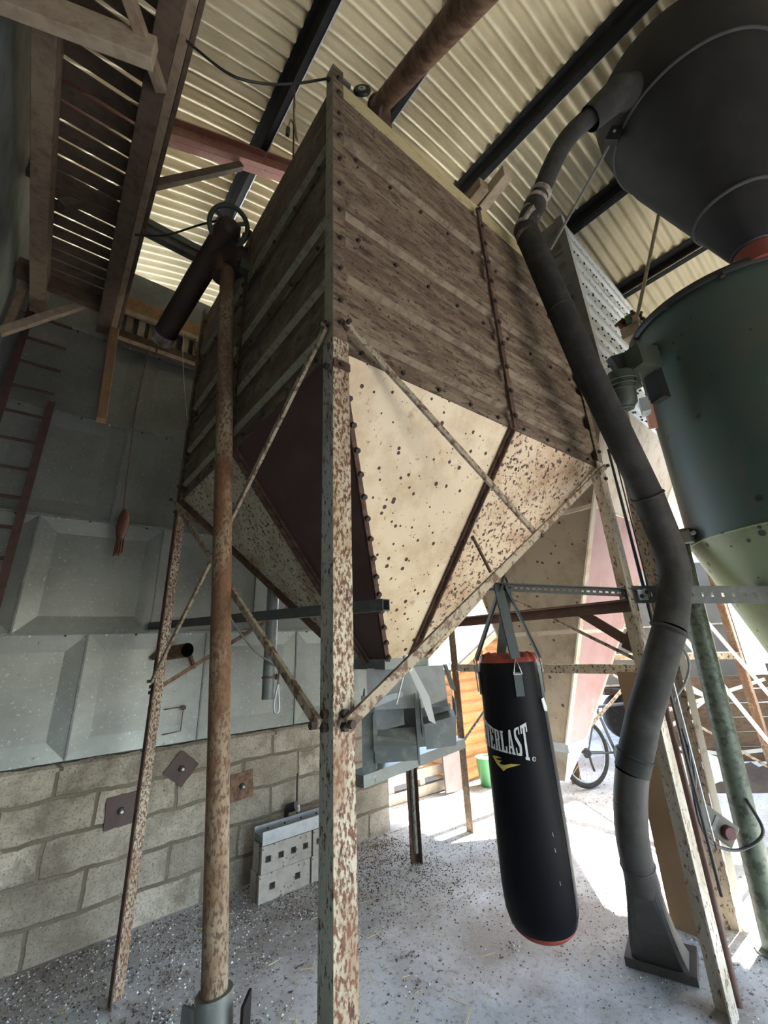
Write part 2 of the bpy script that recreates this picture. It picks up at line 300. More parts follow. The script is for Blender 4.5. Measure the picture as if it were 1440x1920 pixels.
mb = MB(); mb.box((.76, 3.68, .455), (4.15, .24, .91), M['block'])
mb.prism([(-1.3, 3.545, .895), (-1.3, 3.545, .915), (-1.3, 3.60, .955), (-1.3, 3.78, .955), (-1.3, 3.78, .895)], (4.14, 0, 0), M['block'])
struct(mb, 'wall_left', 'low wall of grey concrete blocks below the steel panels', 'wall')
mb = MB()
def pressed(x0, x1, z0, z1, y=3.56, d=.013, mg=.11):
    o = [(x0, y, z0), (x1, y, z0), (x1, y, z1), (x0, y, z1)]; i = [(x0 + mg, y + d, z0 + mg), (x1 - mg, y + d, z0 + mg), (x1 - mg, y + d, z1 - mg), (x0 + mg, y + d, z1 - mg)]
    mb.add(o + i, [(4, 5, 6, 7)] + [(k, (k + 1) % 4, (k + 1) % 4 + 4, k + 4) for k in range(4)], M['galv'])
zr = [.945, 1.675, 2.44, 3.215, 3.95]
for r in range(4):
    ph = (.34, -.06, .34, .37)[r]; n0 = -3
    for k in range(n0, 5):
        xa = ph + .765 * k
        if xa > 2.8 or xa < -1.4: continue
        pressed(xa, min(xa + .765, 2.82), zr[r], zr[r + 1])
        mb.box((xa, 3.556, (zr[r] + zr[r + 1]) / 2), (.012, .012, zr[r + 1] - zr[r]), M['galv_dark'])
        for q in range(4): mb.bolt((xa + .1 + .18 * q, 3.557, zr[r + 1] - .012), (0, -1, 0), M['galv_bright'] if random.random() < .3 else M['bolt'], .007, .008)
    mb.box((.76, 3.555, zr[r + 1]), (4.12, .02, .014), M['galv_dark'])
mb.box((.76, 3.68, 2.85), (4.12, .04, 3.8), M['galv_dark'])
struct(mb, 'wall_upper', 'wall of pressed galvanised steel panels above the blocks', 'wall')
mb = MB(); mb.box((.76, 3.60, 4.34), (4.12, .05, .80), M['dull_board']); struct(mb, 'wall_top', 'dull grey green board along the top of the panel wall', 'wall')
mb = MB(); mb.box((-.56, .05, 2.95), (.1, 7.0, 5.9), M['dull_board']); struct(mb, 'wall_back', 'dim grey sheet wall at the left edge', 'wall')
mb = MB(); mb.box((9.4, -.95, 2.35), (5.8, .1, 4.7), M['dull_board']); struct(mb, 'wall_sky_blocker', 'added out-of-view wall blocking sky light beyond the mixer', 'wall')  # added out of view to keep sky light off trailer and fence
mb = MB(); mb.box((2.76, 4.9, 1.4), (.1, 2.4, 2.8), M['block_grey']); struct(mb, 'wall_return', 'short grey wall behind the block wall end', 'wall')

mb = MB(); mb.box((.08, -3.45, 2.95), (1.34, .1, 5.9), M['dull_board']); mb.box((6.5, -3.45, 4.05), (11.5, .1, 3.7), M['dull_board']); mb.box((9.2, -3.45, 1.1), (6.2, .1, 2.2), M['dull_board'])
struct(mb, 'wall_light_blocker', 'added wall behind the viewer, its wide doorway shaped to limit light', 'wall')  # unseen wall and header, added to limit the light let in
# purlins
PUR = [(.79, 'under the left of the roof, beyond the wheel'), (1.56, 'just behind the rusty feed tube'), (2.58, 'behind the timber block on the bin top'), (3.69, 'touching the pale ribbed bin'), (4.66, 'between the ribbed bin and the green mixer')]
for x, w in PUR:
    z = roofz(x) - .022; s = (roofz(x + .01) - roofz(x - .01)) / .02; a = math.atan(s); mb = MB(); R = Matrix.Rotation(-a, 3, 'Y')
    mb.box((x, 2.9, z - .07), (.014, 12.6, .14), M['purlin'], R); mb.box((x - .03, 2.9, z - .01), (.07, 12.6, .012), M['purlin'], R)
    mb.box((x + .025, 2.9, z - .138), (.05, 12.6, .012), M['purlin'], R); mb.box((x + .054, 2.9, z - .130), (.008, 12.6, .028), M['purlin_edge'], R)
    single(mb, 'roof_purlin', (x, 2.9, z - .14), 'dark steel purlin under the corrugated roof, ' + w, 'purlin', 'purlins under the roof', 'structure')
# rafter and roof struts
mb = MB(); Y = 2.45
for w, h, dz in ((.11, .014, .085), (.11, .014, -.085), (.014, .17, 0)): mb.bar((-.50, Y, 4.8168 + dz), (1.30, Y, 5.665 + dz), w, h, M['rafter'])
single(mb, 'roof_rafter', (.6, Y, 5.2), 'pinkish red steel rafter crossing under the purlins left of the bin', 'rafter', None, 'structure')
mb = MB(); mb.bar((-.3, 2.45, 3.97), (.66, 2.45, 5.24), .05, .05, M['strut']); single(mb, 'roof_strut', (.1, 2.45, 4.5), 'brown diagonal strut rising to the red rafter', 'strut', None, 'structure')
mb = MB(); mb.bar((-.50, 2.55, 4.23), (.62, 2.55, 4.19), .05, .075, M['strut_grey']); mb.bar((-.50, 2.51, 4.27), (.62, 2.51, 4.23), .008, .05, M['strut_grey'])
single(mb, 'roof_tie', (-.2, 2.55, 4.19), 'grey brown roof tie passing behind the black spout', 'beam', None, 'structure')

# ------------------------------------------------------------------ the bins
def rib_profile(z0, z1, ribs):
    """(offset, z) from the bottom up; ribs = list of (za, zb)"""
    p = [(0, z0)]
    for a, b in ribs: p += [(0, a), (.024, a + .016), (.024, b - .016), (0, b)]
    return p + [(0, z1)]
ROWS = [(2.49, 3.06, [(2.58, 2.75), (2.83, 3.0)]), (3.06, 3.56, [(3.17, 3.42)]), (3.56, 4.09, [(3.64, 3.92)])]
def panel(p0, p1, nrm, row, m, parent, mb_bolts=True, name='side_panel', yellow=False, sc=None):
    p0, p1, nrm = V((p0[0], p0[1], 0)), V((p1[0], p1[1], 0)), V(nrm); z0, z1, ribs = row
    pr = rib_profile(z0, z1, ribs); poly = [p0 + nrm * o + V((0, 0, z)) for o, z in pr] + [p0 - nrm * .012 + V((0, 0, z1)), p0 - nrm * .012 + V((0, 0, z0))]
    b = MB(); d = p1 - p0; b.prism(poly, d, m)
    n_ = len(poly); k0 = len(b.f) - n_
    if sc: # rib undersides painted paler as if lit from the floor, upper sides darker
        for i in range(len(pr) - 1):
            if pr[i + 1][0] > pr[i][0] and pr[i + 1][1] > pr[i][1]: b.m[k0 + i] = b.mi(sc[0])
            elif pr[i + 1][0] < pr[i][0]: b.m[k0 + i] = b.mi(sc[1])
    n = max(2, int(d.length / .19)); u = d.normalized()
    b.bar(p0 + nrm * .004 + V((0, 0, z0 + .022)), p1 + nrm * .004 + V((0, 0, z0 + .022)), .044, .010, m if not yellow else m, nrm)
    if yellow: b.bar(p0 + nrm * .004 + V((0, 0, z1 - .045)), p1 + nrm * .004 + V((0, 0, z1 - .045)), .09, .010, M['bin_yellow'], nrm)
    if mb_bolts:
        for k in range(n): b.bolt(p0 + u * ((k + .5) * d.length / n) + nrm * .009 + V((0, 0, z0 + .022)), nrm, M['bolt'], .0095)
    return b.build(name, parent)
def hopper_panel(name, pts, m, parent, label=None, t=.006, split=None):
    a, b, c = V(pts[0]), V(pts[1]), V(pts[2]); n = (b - a).cross(c - a).normalized() * t
    q = MB()
    q.prism(pts, n, m); o = q.build(name, parent)
    if label: o['label'] = label
    return o

A = (.67, 1.04); W = 1.9; X0, Y0 = A; X1, Y1 = X0 + W, Y0 + 1.89; ZB = 2.49; ZT = 4.09; MX = X0 + .5335 * W; MY = Y0 + .5 * 1.89
OC = (1.62, 1.985); OH = .14; OZ = 1.44
bin1 = thing('grain_bin', (OC[0], OC[1], 0), 'tall square bin of dusty brown ribbed panels over a cream hopper', 'grain bin')
for ri, row in enumerate(ROWS):
    top = ri == 2
    sR = (M['rib_floor_lit'], M['rib_top']); sL = (M['bin_edge'], M['rib_top'])  # left ribs: pale strip colour stands for floor light underneath
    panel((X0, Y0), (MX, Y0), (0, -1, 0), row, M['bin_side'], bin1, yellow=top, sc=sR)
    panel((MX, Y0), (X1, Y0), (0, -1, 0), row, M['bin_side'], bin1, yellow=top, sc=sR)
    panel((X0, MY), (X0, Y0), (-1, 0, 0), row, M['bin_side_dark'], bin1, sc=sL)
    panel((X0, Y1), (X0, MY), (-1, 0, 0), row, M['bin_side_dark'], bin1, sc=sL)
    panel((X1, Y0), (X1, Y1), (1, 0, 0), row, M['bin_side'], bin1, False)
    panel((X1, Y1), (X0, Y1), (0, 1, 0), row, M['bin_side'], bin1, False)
# vertical joint strips with bolts
for (x, y), n in (((MX, Y0), (0, -1, 0)), ((X0, MY), (-1, 0, 0))):
    b = MB(); n = V(n); p = V((x, y, 0)) + n * .034
    b.bar(p + V((0, 0, ZB - .02)), p + V((0, 0, ZT - .09)), .032, .014, M['dark_rust'], n)
    for k in range(11): b.bolt(p + n * .007 + V((0, 0, ZB + .05 + k * .145)), n, M['bolt'], .013)
    b.build('joint_strip', bin1)
# legs: angle steel, running up the corners
for (x, y, sx, sy, nm) in ((X0, Y0, 1, 1, 0), (X1, Y0, -1, 1, 1), (X0, Y1, 1, -1, 2), (X1, Y1, -1, -1, 3)):
    b = MB(); px, py = x - sx * .036, y - sy * .036
    # near leg: rustier room-facing flange, left flange greyed with its shade painted in
    b.angle((px, py, 0), (px, py, ZB + .02), (sx, 0, 0), (0, sy, 0), .064 if nm != 1 else .085, .007, M['leg_pale'] if nm == 1 else (M['paint_rust'] if nm != 3 else M['dark_rust']), M['paint_rust_pale'] if nm == 0 else (M['dark_rust'] if nm in (2, 3) else M['leg_pale']))
    b.angle((px, py, ZB + .02), (px, py, ZT + (.03 if nm == 0 else 0)), (sx, 0, 0), (0, sy, 0), .058, .006, M['bin_side'], M['bin_edge'] if nm == 0 else M['bin_side_dark'])
    if nm == 3: b.bar((px - .022, py - .022, .06), (px - .022, py - .022, ZB), .022, .022, M['paint_rust_pale'])
    if nm == 0:
        b.box((px + .032, py - .003, 2.40), (.066, .008, .03), M['dark_rust'])
    for z in (2.40, 2.58, 1.35, 1.32) + ((4.03,) if nm == 0 else ()):
        b.bolt((px + sx * .03, py - sy * .001, z), (0, -sy, 0), M['bolt'], .011, .014); b.bolt((px - sx * .001, py + sy * .03, z), (-sx, 0, 0), M['bolt'], .011, .014)
    for k in range(9):
        if nm == 0: b.bolt((px + .03, py - .001, 2.68 + k * .155), (0, -1, 0), M['bolt'], .009, .012)
    o = b.build('leg', bin1)
    if nm == 0: o['label'] = 'front leg with heavy rust on cream paint'
# hopper: two sheets per side, dark flanged seams
cz = [(X0, Y0, ZB), (X1, Y0, ZB), (X1, Y1, ZB), (X0, Y1, ZB)]; oz = [(OC[0] - OH, OC[1] - OH, OZ), (OC[0] + OH, OC[1] - OH, OZ), (OC[0] + OH, OC[1] + OH, OZ), (OC[0] - OH, OC[1] + OH, OZ)]
mids = [(MX, Y0, ZB), (X1, MY, ZB), (MX, Y1, ZB), (X0, MY, ZB)]; om = [(OC[0] + .02, OC[1] - OH, OZ), (OC[0] + OH, OC[1], OZ), (OC[0], OC[1] + OH, OZ), (OC[0] - OH, OC[1], OZ)]
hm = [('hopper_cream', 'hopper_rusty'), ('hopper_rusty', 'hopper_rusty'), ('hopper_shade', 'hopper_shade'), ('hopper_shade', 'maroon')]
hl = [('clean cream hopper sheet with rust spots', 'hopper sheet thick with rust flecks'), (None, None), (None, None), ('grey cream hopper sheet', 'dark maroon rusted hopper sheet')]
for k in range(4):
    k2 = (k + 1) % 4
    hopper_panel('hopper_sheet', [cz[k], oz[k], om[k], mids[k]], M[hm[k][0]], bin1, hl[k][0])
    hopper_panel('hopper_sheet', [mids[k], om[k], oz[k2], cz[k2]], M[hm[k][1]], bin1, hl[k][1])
def seam_strip(p, q, nrm, w, m, bolts=12, name='hopper_seam'):
    p, q, n = V(p), V(q), V(nrm).normalized(); b = MB(); b.bar(p + n * .012, q + n * .012, w, .016, m, n); d = q - p
    b.bar(p + n * .026, q + n * .026, .008, .030, m, n)
    for i in range(bolts): b.bolt(p + d * ((i + .5) / bolts) + n * .02, n, M['bolt'], .012, .016)
    return b.build(name, bin1)
nR = (V(oz[0]) - V(cz[0])).cross(V(cz[1]) - V(cz[0])); nR = nR if nR.y < 0 else -nR
nL = (V(oz[0]) - V(cz[0])).cross(V(cz[3]) - V(cz[0])); nL = nL if nL.x < 0 else -nL
seam_strip(mids[0], om[0], nR, .038, M['dark_rust'], 12)
seam_strip(mids[3], om[3], nL, .038, M['dark_rust'], 10)
# flared corner flanges along the near edge
b = MB(); p, q = V(cz[0]), V(oz[0]); nn = nR.normalized()
b.prism([p + nn * .006 + V((-.004, 0, 0)), q + nn * .006 + V((-.004, 0, 0)), q + nn * .006 + V((.022, 0, 0)), p + nn * .006 + V((.018, 0, 0))], nn * .012, M['dark_rust'])
for i in range(15): b.bolt(p.lerp(q, (i + .6) / 15) + nn * .016 + V((.012, 0, 0)), nn, M['bolt'], .012, .018)
b.build('hopper_seam', bin1)
seam_strip(cz[3], oz[3], nL, .028, M['dark_rust'], 0)
# flare along the far edge of the front face: pale lip
b = MB(); p, q = V(cz[1]), V(oz[1]); b.bar(p + nn * .01, q + nn * .01, .03, .014, M['hopper_rusty'], nn); b.build('hopper_seam', bin1)
b = MB(); b.box((OC[0], OC[1], OZ - .02), (.31, .31, .05), M['galv_dark']); b.build('outlet_collar', bin1)
def rod(p, q, r=.011, m='rod', name='brace', par=None, flatw=None):
    b = MB(); b.tube([p, q], r, M[m], 8); return b.build(name, par or bin1)
yb = Y0 - .05; xb = X0 - .05
def strip(p, q, w, t, m, up, name, par):
    b = MB(); b.bar(p, q, w, t, M[m], up); b.bolt(V(p) + V(up) * t, up, M['bolt'], .010, .012); b.bolt(V(q) + V(up) * t, up, M['bolt'], .010, .012); return b.build(name, par)
strip((.68, yb, 2.575), (1.69, yb, 1.93), .026, .012, 'rod', (0, -1, 0), 'brace', bin1)
strip((2.56, yb - .012, 2.47), (.66, yb - .012, 1.33), .030, .012, 'rod', (0, -1, 0), 'brace', bin1)
strip((xb, 1.03, 2.56), (xb, 2.90, 1.38), .026, .012, 'rod', (-1, 0, 0), 'brace', bin1)
strip((xb - .012, 2.94, 2.48), (xb - .012, 1.03, 1.33), .026, .012, 'rod', (-1, 0, 0), 'brace', bin1)
strip((.70, Y1 + .05, 1.35), (2.54, Y1 + .05, 2.42), .022, .012, 'brown_pipe', (0, 1, 0), 'brace', bin1)
strip((2.54, Y1 + .065, 1.35), (.70, Y1 + .065, 2.42), .022, .012, 'brown_pipe', (0, 1, 0), 'brace', bin1)
rod((X1 + .045, 2.75, 2.30), (X1 + .045, 1.05, 1.36), .010, 'rod')
rod((1.235, .99, 1.875), (1.31, .985, 1.745), .006, 'dark_rust')
b = MB(); b.angle((X1 + .03, 1.0, 1.69), (X1 + .03, 2.95, 1.69), (-1, 0, 0), (0, 0, -1), .065, .008, M['brown_steel']); b.build('tie_rail', bin1)
b = MB(); b.bar((X1 + .045, 1.36, 1.66), (X1 + .045, 1.10, 1.47), .012, .055, M['brown_steel']); b.bar((X1 + .045, 1.12, 1.485), (X1 + .045, 1.01, 1.42), .014, .095, M['brown_steel']); b.build('knee_brace', bin1)

# second bin, taller, beyond
E2 = (3.25, 1.10); W2 = 1.9; H0, H1 = 3.3, 5.28; O2 = (3.92, 2.42); OZ2 = .66; OH2 = .13; OW2 = .19
bin2 = thing('grain_bin', (O2[0], O2[1], 0), 'second bin with pale grey ribbed box and pink oxide hopper, beyond the pipe', 'grain bin')
def e2(u, v): # slightly turned
    a = math.radians(2.5); return (E2[0] + u * math.cos(a) - v * math.sin(a), E2[1] + u * math.sin(a) + v * math.cos(a))
rows2 = []; nrow = 5; dz = (H1 - H0) / nrow
for i in range(nrow):
    z = H0 + i * dz; rows2.append((z, z + dz, [(z + .10, z + .20), (z + .25, z + .33)]))
a2 = math.radians(2.5); nr = V((math.sin(a2), -math.cos(a2), 0)); nl = V((-math.cos(a2), -math.sin(a2), 0))
for row in rows2:
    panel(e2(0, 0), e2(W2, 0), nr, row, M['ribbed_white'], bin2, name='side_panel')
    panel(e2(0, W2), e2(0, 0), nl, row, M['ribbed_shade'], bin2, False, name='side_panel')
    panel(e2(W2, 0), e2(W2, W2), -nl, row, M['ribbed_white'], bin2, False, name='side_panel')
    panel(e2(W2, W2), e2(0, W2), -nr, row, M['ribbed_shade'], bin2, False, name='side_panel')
# rows of bolts on the bright side
b = MB()
for i in range(nrow):
    for zz in (.055, .225, .36):
        for k in range(14):
            u, v = e2(.07 + k * .135, 0); b.bolt(V((u, v, H0 + i * dz + zz)) + nr * .003, nr, M['bolt'], .011, .012)
b.build('bolt_rows', bin2)
for u, v, n1, n2 in ((0, 0, nr, nl), (W2, 0, nr, -nl)):
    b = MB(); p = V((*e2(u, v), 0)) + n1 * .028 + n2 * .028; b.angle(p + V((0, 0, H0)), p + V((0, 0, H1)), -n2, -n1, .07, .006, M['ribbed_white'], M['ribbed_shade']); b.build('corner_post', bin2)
c2 = [V((*e2(0, 0), H0)), V((*e2(W2, 0), H0)), V((*e2(W2, W2), H0)), V((*e2(0, W2), H0))]
o2 = [V((O2[0] - OH2, O2[1] - OH2, OZ2)), V((O2[0] + OW2, O2[1] - OH2, OZ2)), V((O2[0] + OW2, O2[1] + OH2, OZ2)), V((O2[0] - OH2, O2[1] + OH2, OZ2))]
for k, ms in enumerate((('hopper_pale', 'hopper_pink', 'hopper_pink'), ('hopper_brown',) * 3, ('hopper_brown',) * 3, ('hopper_brown',) * 3)):
    k2 = (k + 1) % 4; ts = (0, .30, .66, 1)
    for j in range(3):
        t0, t1 = ts[j], ts[j + 1]
        hopper_panel('hopper_sheet', [c2[k].lerp(o2[k], t0), c2[k].lerp(o2[k], t1), c2[k2].lerp(o2[k2], t1), c2[k2].lerp(o2[k2], t0)], M[ms[j]], bin2)
    for t in (.30, .66):
        b = MB(); b.bar(c2[k].lerp(o2[k], t), c2[k2].lerp(o2[k2], t), .02, .035, M['hopper_pale'] if k in (0, 3) else M['hopper_brown']); b.build('hopper_seam', bin2)
    b = MB(); b.bar(c2[k], o2[k], .035, .02, M['hopper_pale'] if k in (0, 1) else M['hopper_brown']); b.build('hopper_seam', bin2)
b = MB(); b.box((O2[0] + .03, O2[1], OZ2 - .03), (.34, .28, .07), M['galv_bright']); b.build('outlet_collar', bin2)
b = MB(); b.prism([(O2[0] - .12, O2[1] - .12, OZ2 - .065), (O2[0] + .14, O2[1] - .12, OZ2 - .065), (O2[0] - .17, O2[1] - .12, OZ2 - .25), (O2[0] - .24, O2[1] - .12, OZ2 - .25)], (0, .2, 0), M['hopper_pale']); b.build('outlet_spout', bin2)
f2 = [(3.185, 1.135), (5.10, 1.18), (5.10, 3.06), (3.27, 3.06)]; t2 = [e2(.02, .02), e2(W2 - .02, .02), e2(W2 - .02, W2 - .02), e2(.02, W2 - .02)]
for k, ((fx, fy), (tx, ty)) in enumerate(zip(f2, t2)):
    b = MB(); sx = 1 if k in (0, 3) else -1; sy = 1 if k < 2 else -1
    if k == 0:
        q0, q1 = V((3.277, 1.155, 0)), V((tx - .02, ty - .10, H0)); fa, fb = V((-.59, .80, 0)), V((.80, .59, 0)); b.angle(q0, q1, fa, fb, .088, .010, M['leg_speckle']); b.bar(q0 + V((.015, -.02, 0)), q1 + V((.015, -.02, 0)), .036, .012, M['white_tube'], fb)  # white lip paints the glare along the leg's right edge
    else: b.angle((fx, fy, 0), (tx, ty, H0), (sx, 0, 0), (0, sy, 0), .075, .008, M['rust_pipe'])
    b.build('leg', bin2)
b = MB(); b.angle((3.20, 1.2, 1.32), (3.24, 3.04, 1.32), (1, 0, 0), (0, 0, -1), .06, .008, M['hopper_shade']); b.build('tie_rail', bin2)
b = MB(); b.angle((5.08, 1.2, 1.32), (5.08, 3.04, 1.32), (-1, 0, 0), (0, 0, -1), .06, .008, M['hopper_shade']); b.build('tie_rail', bin2)
rod((3.24, 3.04, .62), (3.22, 2.3, 1.30), .012, 'rod', 'brace', bin2)
rod((5.08, 3.02, .35), (5.08, 1.25, 1.9), .016, 'rod', 'brace', bin2)
rod((5.08, 1.22, .40), (5.08, 3.02, 1.5), .012, 'rod', 'brace', bin2)
rod((3.24, 1.16, 1.75), (5.06, 1.16, .55), .016, 'white_tube', 'brace', bin2)
# ------------------------------------------------------------------ on and around the near bin
t = thing('pulley_motor', (.83, 1.10, 4.09), 'small motor with black pulley wheel on the near corner of the dusty bin top', 'motor')
b = MB(); b.box((.80, 1.13, 4.13), (.10, .10, .08), M['strut_grey']); b.build('bracket', t)
b = MB(); b.lathe([(.05, -.02), (.05, .10), (.035, .12)], (.79, 1.12, 4.215), M['strut_grey'], 16, (.3, .95, 0)); b.box((.77, 1.12, 4.275), (.05, .07, .03), M['strut_grey']); b.build('motor_body', t)
b = MB(); ax = V((-.63, -.76, .05)); b.torus((.842, 1.05, 4.235), .034, .013, M['black'], ax, 24); b.lathe([(.03, -.006), (.03, .006)], (.842, 1.05, 4.235), M['black'], 20, ax); b.build('pulley_wheel', t)
b = MB(); b.lathe([(.021, -.012), (.021, .012)], (.842, 1.05, 4.235), M['galv_bright'], 14, ax); b.lathe([(.006, -.014), (.006, .014)], (.842, 1.05, 4.235), M['bolt'], 10, ax); b.build('hub', t)

t = thing('feed_tube', (1.03, 1.12, 4.09), 'thick brown rusted feed tube slanting from the bin top up to the frame edge', 'pipe')
pA, pB = V((1.045, 1.17, 4.50)), V((.722, .310, 3.39)); d = (pB - pA).normalized()
b = MB(); b.tube([pA, pB + d * .6], .052, M['brown_pipe'], 20); b.build('tube', t)
b = MB(); b.box((1.03, 1.13, 4.25), (.10, .08, .32), M['dark_rust']); b.bar((.96, 1.10, 4.11), (.98, 1.0, 4.40), .02, .02, M['dark_rust']); b.torus(pA + d * .05, .056, .012, M['dark_rust'], d, 20); b.build('bracket', t)

def timber(p, q, w, h, name, label, mat='timber', cat='timber', group=None, kind=None):
    b = MB(); b.bar(p, q, w, h, M[mat]); return single(b, name, V(p), label, cat, group, kind, .004)
timber((1.79, 1.16, 4.135), (1.735, .80, 4.135), .065, .085, 'timber_offcut', 'longer sawn timber offcut jutting over the edge of the dusty bin top', 'timber_pale')
timber((1.70, 1.14, 4.13), (1.675, .93, 4.13), .07, .08, 'timber_offcut', 'shorter brown timber offcut lying on the edge of the dusty bin top', 'timber')

# leaning elevator with wheel and spout
base = V((.648, 1.567, 0)); p0 = V((.604, 1.574, .631)); p1 = V((.4935, 1.814, 3.239)); dd = (p1 - p0) / (p1.z - p0.z)
def PZ(z): return p0 + dd * (z - p0.z)
base = PZ(0)
t = thing('auger_elevator', base, 'slim rust streaked elevator tube leaning beside the bin, with a spoked wheel on top', 'elevator')
b = MB(); b.tube([PZ(.45), PZ(3.55)], .036, M['rust_pipe'], 20); b.build('tube', t)
b = MB(); b.tube([PZ(.0), PZ(.625)], .050, M['galv_dark'], 20); c = PZ(.3); b.box((c.x - .055, c.y + .04, .30), (.008, .10, .60), M['galv_dark'], None, .5); b.box((c.x + .055, c.y - .03, .30), (.008, .07, .62), M['purlin'], None, -.7); o = b.build('base_sleeve', t); o['label'] = 'grey steel base sleeve'
b = MB(); h = PZ(3.56); b.box((h.x + .01, h.y + .01, 3.55), (.12, .13, .20), M['black_pipe'], None, .5); b.lathe([(.06, -.05), (.07, 0), (.06, .08)], (h.x, h.y + .02, 3.46), M['black_pipe'], 16); b.build('head_box', t)
b = MB(); b.tube([(.452, 1.755, 3.665), (.40, 2.10, 3.57), (.338, 2.56, 3.43)], .064, M['black_pipe'], 20, cap=False); b.tube([(.452, 1.755, 3.665), (.338, 2.56, 3.43)], .060, M['black_pipe'], 20, cap=False)
b.lathe([(.064, -.01), (.05, .03)], (.452, 1.755, 3.665), M['black_pipe'], 20, (.1, -.9, .3)); o = b.build('spout', t); o['label'] = 'black discharge spout'
b = MB(); b.tube([(.345, 2.52, 3.44), (.335, 2.59, 3.42)], .069, M['duct_tape'], 20, cap=False); b.build('spout_collar', t)
wc = V((.447, 1.76, 3.675)); ax = V((-.25, -.72, -.62)).normalized()
b = MB(); b.torus(wc, .097, .013, M['motor'], ax, 40); b.lathe([(.02, -.018), (.02, .018)], wc, M['motor'], 14, ax); x, y, _ = basis(ax)
for k in range(6):
    a = k * PI / 3 + .35; b.bar(wc, wc + (x * math.cos(a) + y * math.sin(a)) * .097, .020, .012, M['motor'], ax)
o = b.build('spoked_wheel', t); o['label'] = 'dark green six spoke wheel'
b = MB(); b.box((.53, 1.83, 3.55), (.10, .07, .09), M['black_pipe']); b.box((.56, 1.80, 3.49), (.05, .05, .07), M['motor']); b.tube([(.53, 1.80, 3.62), (.54, 1.79, 3.72)], .007, M['brown_steel'], 8); b.build('drive_box', t)

# cables and hanging cord
def cable(pts, r, m, name, label, cat='cable', group=None):
    b = MB(); b.tube(arc_pts(pts), r, M[m], 6); return single(b, name, pts[0], label, cat, group)
cable([(.06, 1.2, 3.84), (.20, 1.17, 3.775), (.30, 1.14, 3.775), (.46, 1.10, 3.89), (.68, 1.03, 4.115)], .006, 'black', 'power_cable', 'black cable sagging from the slatted platform to the top corner of the bin')
cable([(.065, 2.2, 3.76), (.2, 2.1, 3.76), (.33, 1.9, 3.735), (.42, 1.72, 3.665)], .006, 'black', 'power_cable', 'black cable from the slatted platform to the spoked wheel')
t = thing('frayed_rope', (.82, 1.8, 4.12), 'frayed brown cord hanging from the purlin behind the bin top', 'cord')
b = MB(); b.tube([(.80, 1.8, 5.62), (.805, 1.8, 5.2), (.83, 1.8, 4.12)], .006, M['twine_red'], 6); b.build('rope', t)
b = MB(); b.tube(arc_pts([(.81, 1.80, 5.24), (.80, 1.78, 5.05), (.83, 1.79, 4.85)]), .008, M['timber'], 5); b.tube(arc_pts([(.81, 1.8, 5.0), (.785, 1.8, 5.03), (.77, 1.8, 4.93)]), .006, M['timber'], 5); b.box((.768, 1.8, 4.88), (.022, .02, .085), M['black']); b.tube([(.81, 1.81, 5.05), (.85, 1.81, 4.88)], .005, M['timber'], 5); b.build('frayed_knot', t)

# ------------------------------------------------------------------ slatted platform upper left
t = thing('slatted_platform', (-.16, 2.0, 3.85), 'timber platform with a slatted deck seen from below, upper left', 'platform')
def pbar(p, q, w, h, m, name, label=None):
    b = MB(); b.bar(p, q, w, h, M[m]); o = b.build(name, t, .004)
    if label: o['label'] = label
    return o
pbar((-.035, .35, 3.96), (.035, 3.40, 3.96), .085, .16, 'timber_dark', 'side_beam'); pbar((.028, .35, 3.965), (.098, 3.40, 3.965), .040, .13, 'timber', 'side_beam')
pbar((.060, .35, 4.01), (.13, 3.40, 4.01), .022, .17, 'timber_dark', 'edge_board')
pbar((-.415, .35, 3.96), (-.365, 3.42, 3.96), .085, .16, 'timber', 'side_beam')
pbar((-.505, 3.18, 4.02), (.12, 3.23, 4.02), .06, .14, 'timber_dark', 'end_beam'); pbar((-.44, .5, 3.96), (0, .5, 3.96), .05, .12, 'timber', 'end_beam')
for k in range(28):
    y = .45 + k * .1; b = MB(); g = .018 + .008 * random.random() + (.014 if k < 9 else 0); b.box((-.18, y, 4.055), (.50, .1 - g, .010), M['timber_dark'], Matrix.Rotation(random.uniform(-.012, .012), 3, 'Z')); b.build('slat', t)
pbar((-.51, 1.46, 3.80), (-.03, 1.30, 3.80), .05, .155, 'timber_pale', 'cross_beam', 'pale heavy cross beam')
pbar((-.32, 1.44, 3.93), (.02, 1.42, 3.93), .045, .05, 'timber', 'cross_beam')
pbar((-.30, 1.0, 3.86), (.02, 1.45, 3.86), .045, .05, 'timber', 'diagonal_brace')
pbar((.09, 3.34, 4.12), (.145, 3.34, 3.12), .085, .06, 'timber_orange', 'hanging_post', 'orange brown post hanging below the deck'); 
pbar((.088, 3.32, 4.03), (.09, 3.32, 3.98), .10, .09, 'timber_pale', 'post_block')
pbar((-.50, 3.28, 3.54), (-.06, 3.28, 4.06), .045, .055, 'timber_pale', 'raking_brace', 'pale raking brace'); pbar((-.07, 3.28, 4.05), (.08, 3.28, 4.05), .045, .055, 'timber_pale', 'raking_brace')
pbar((-.45, 3.3, 4.10), (-.47, 3.3, 3.60), .05, .05, 'timber', 'rail_post')

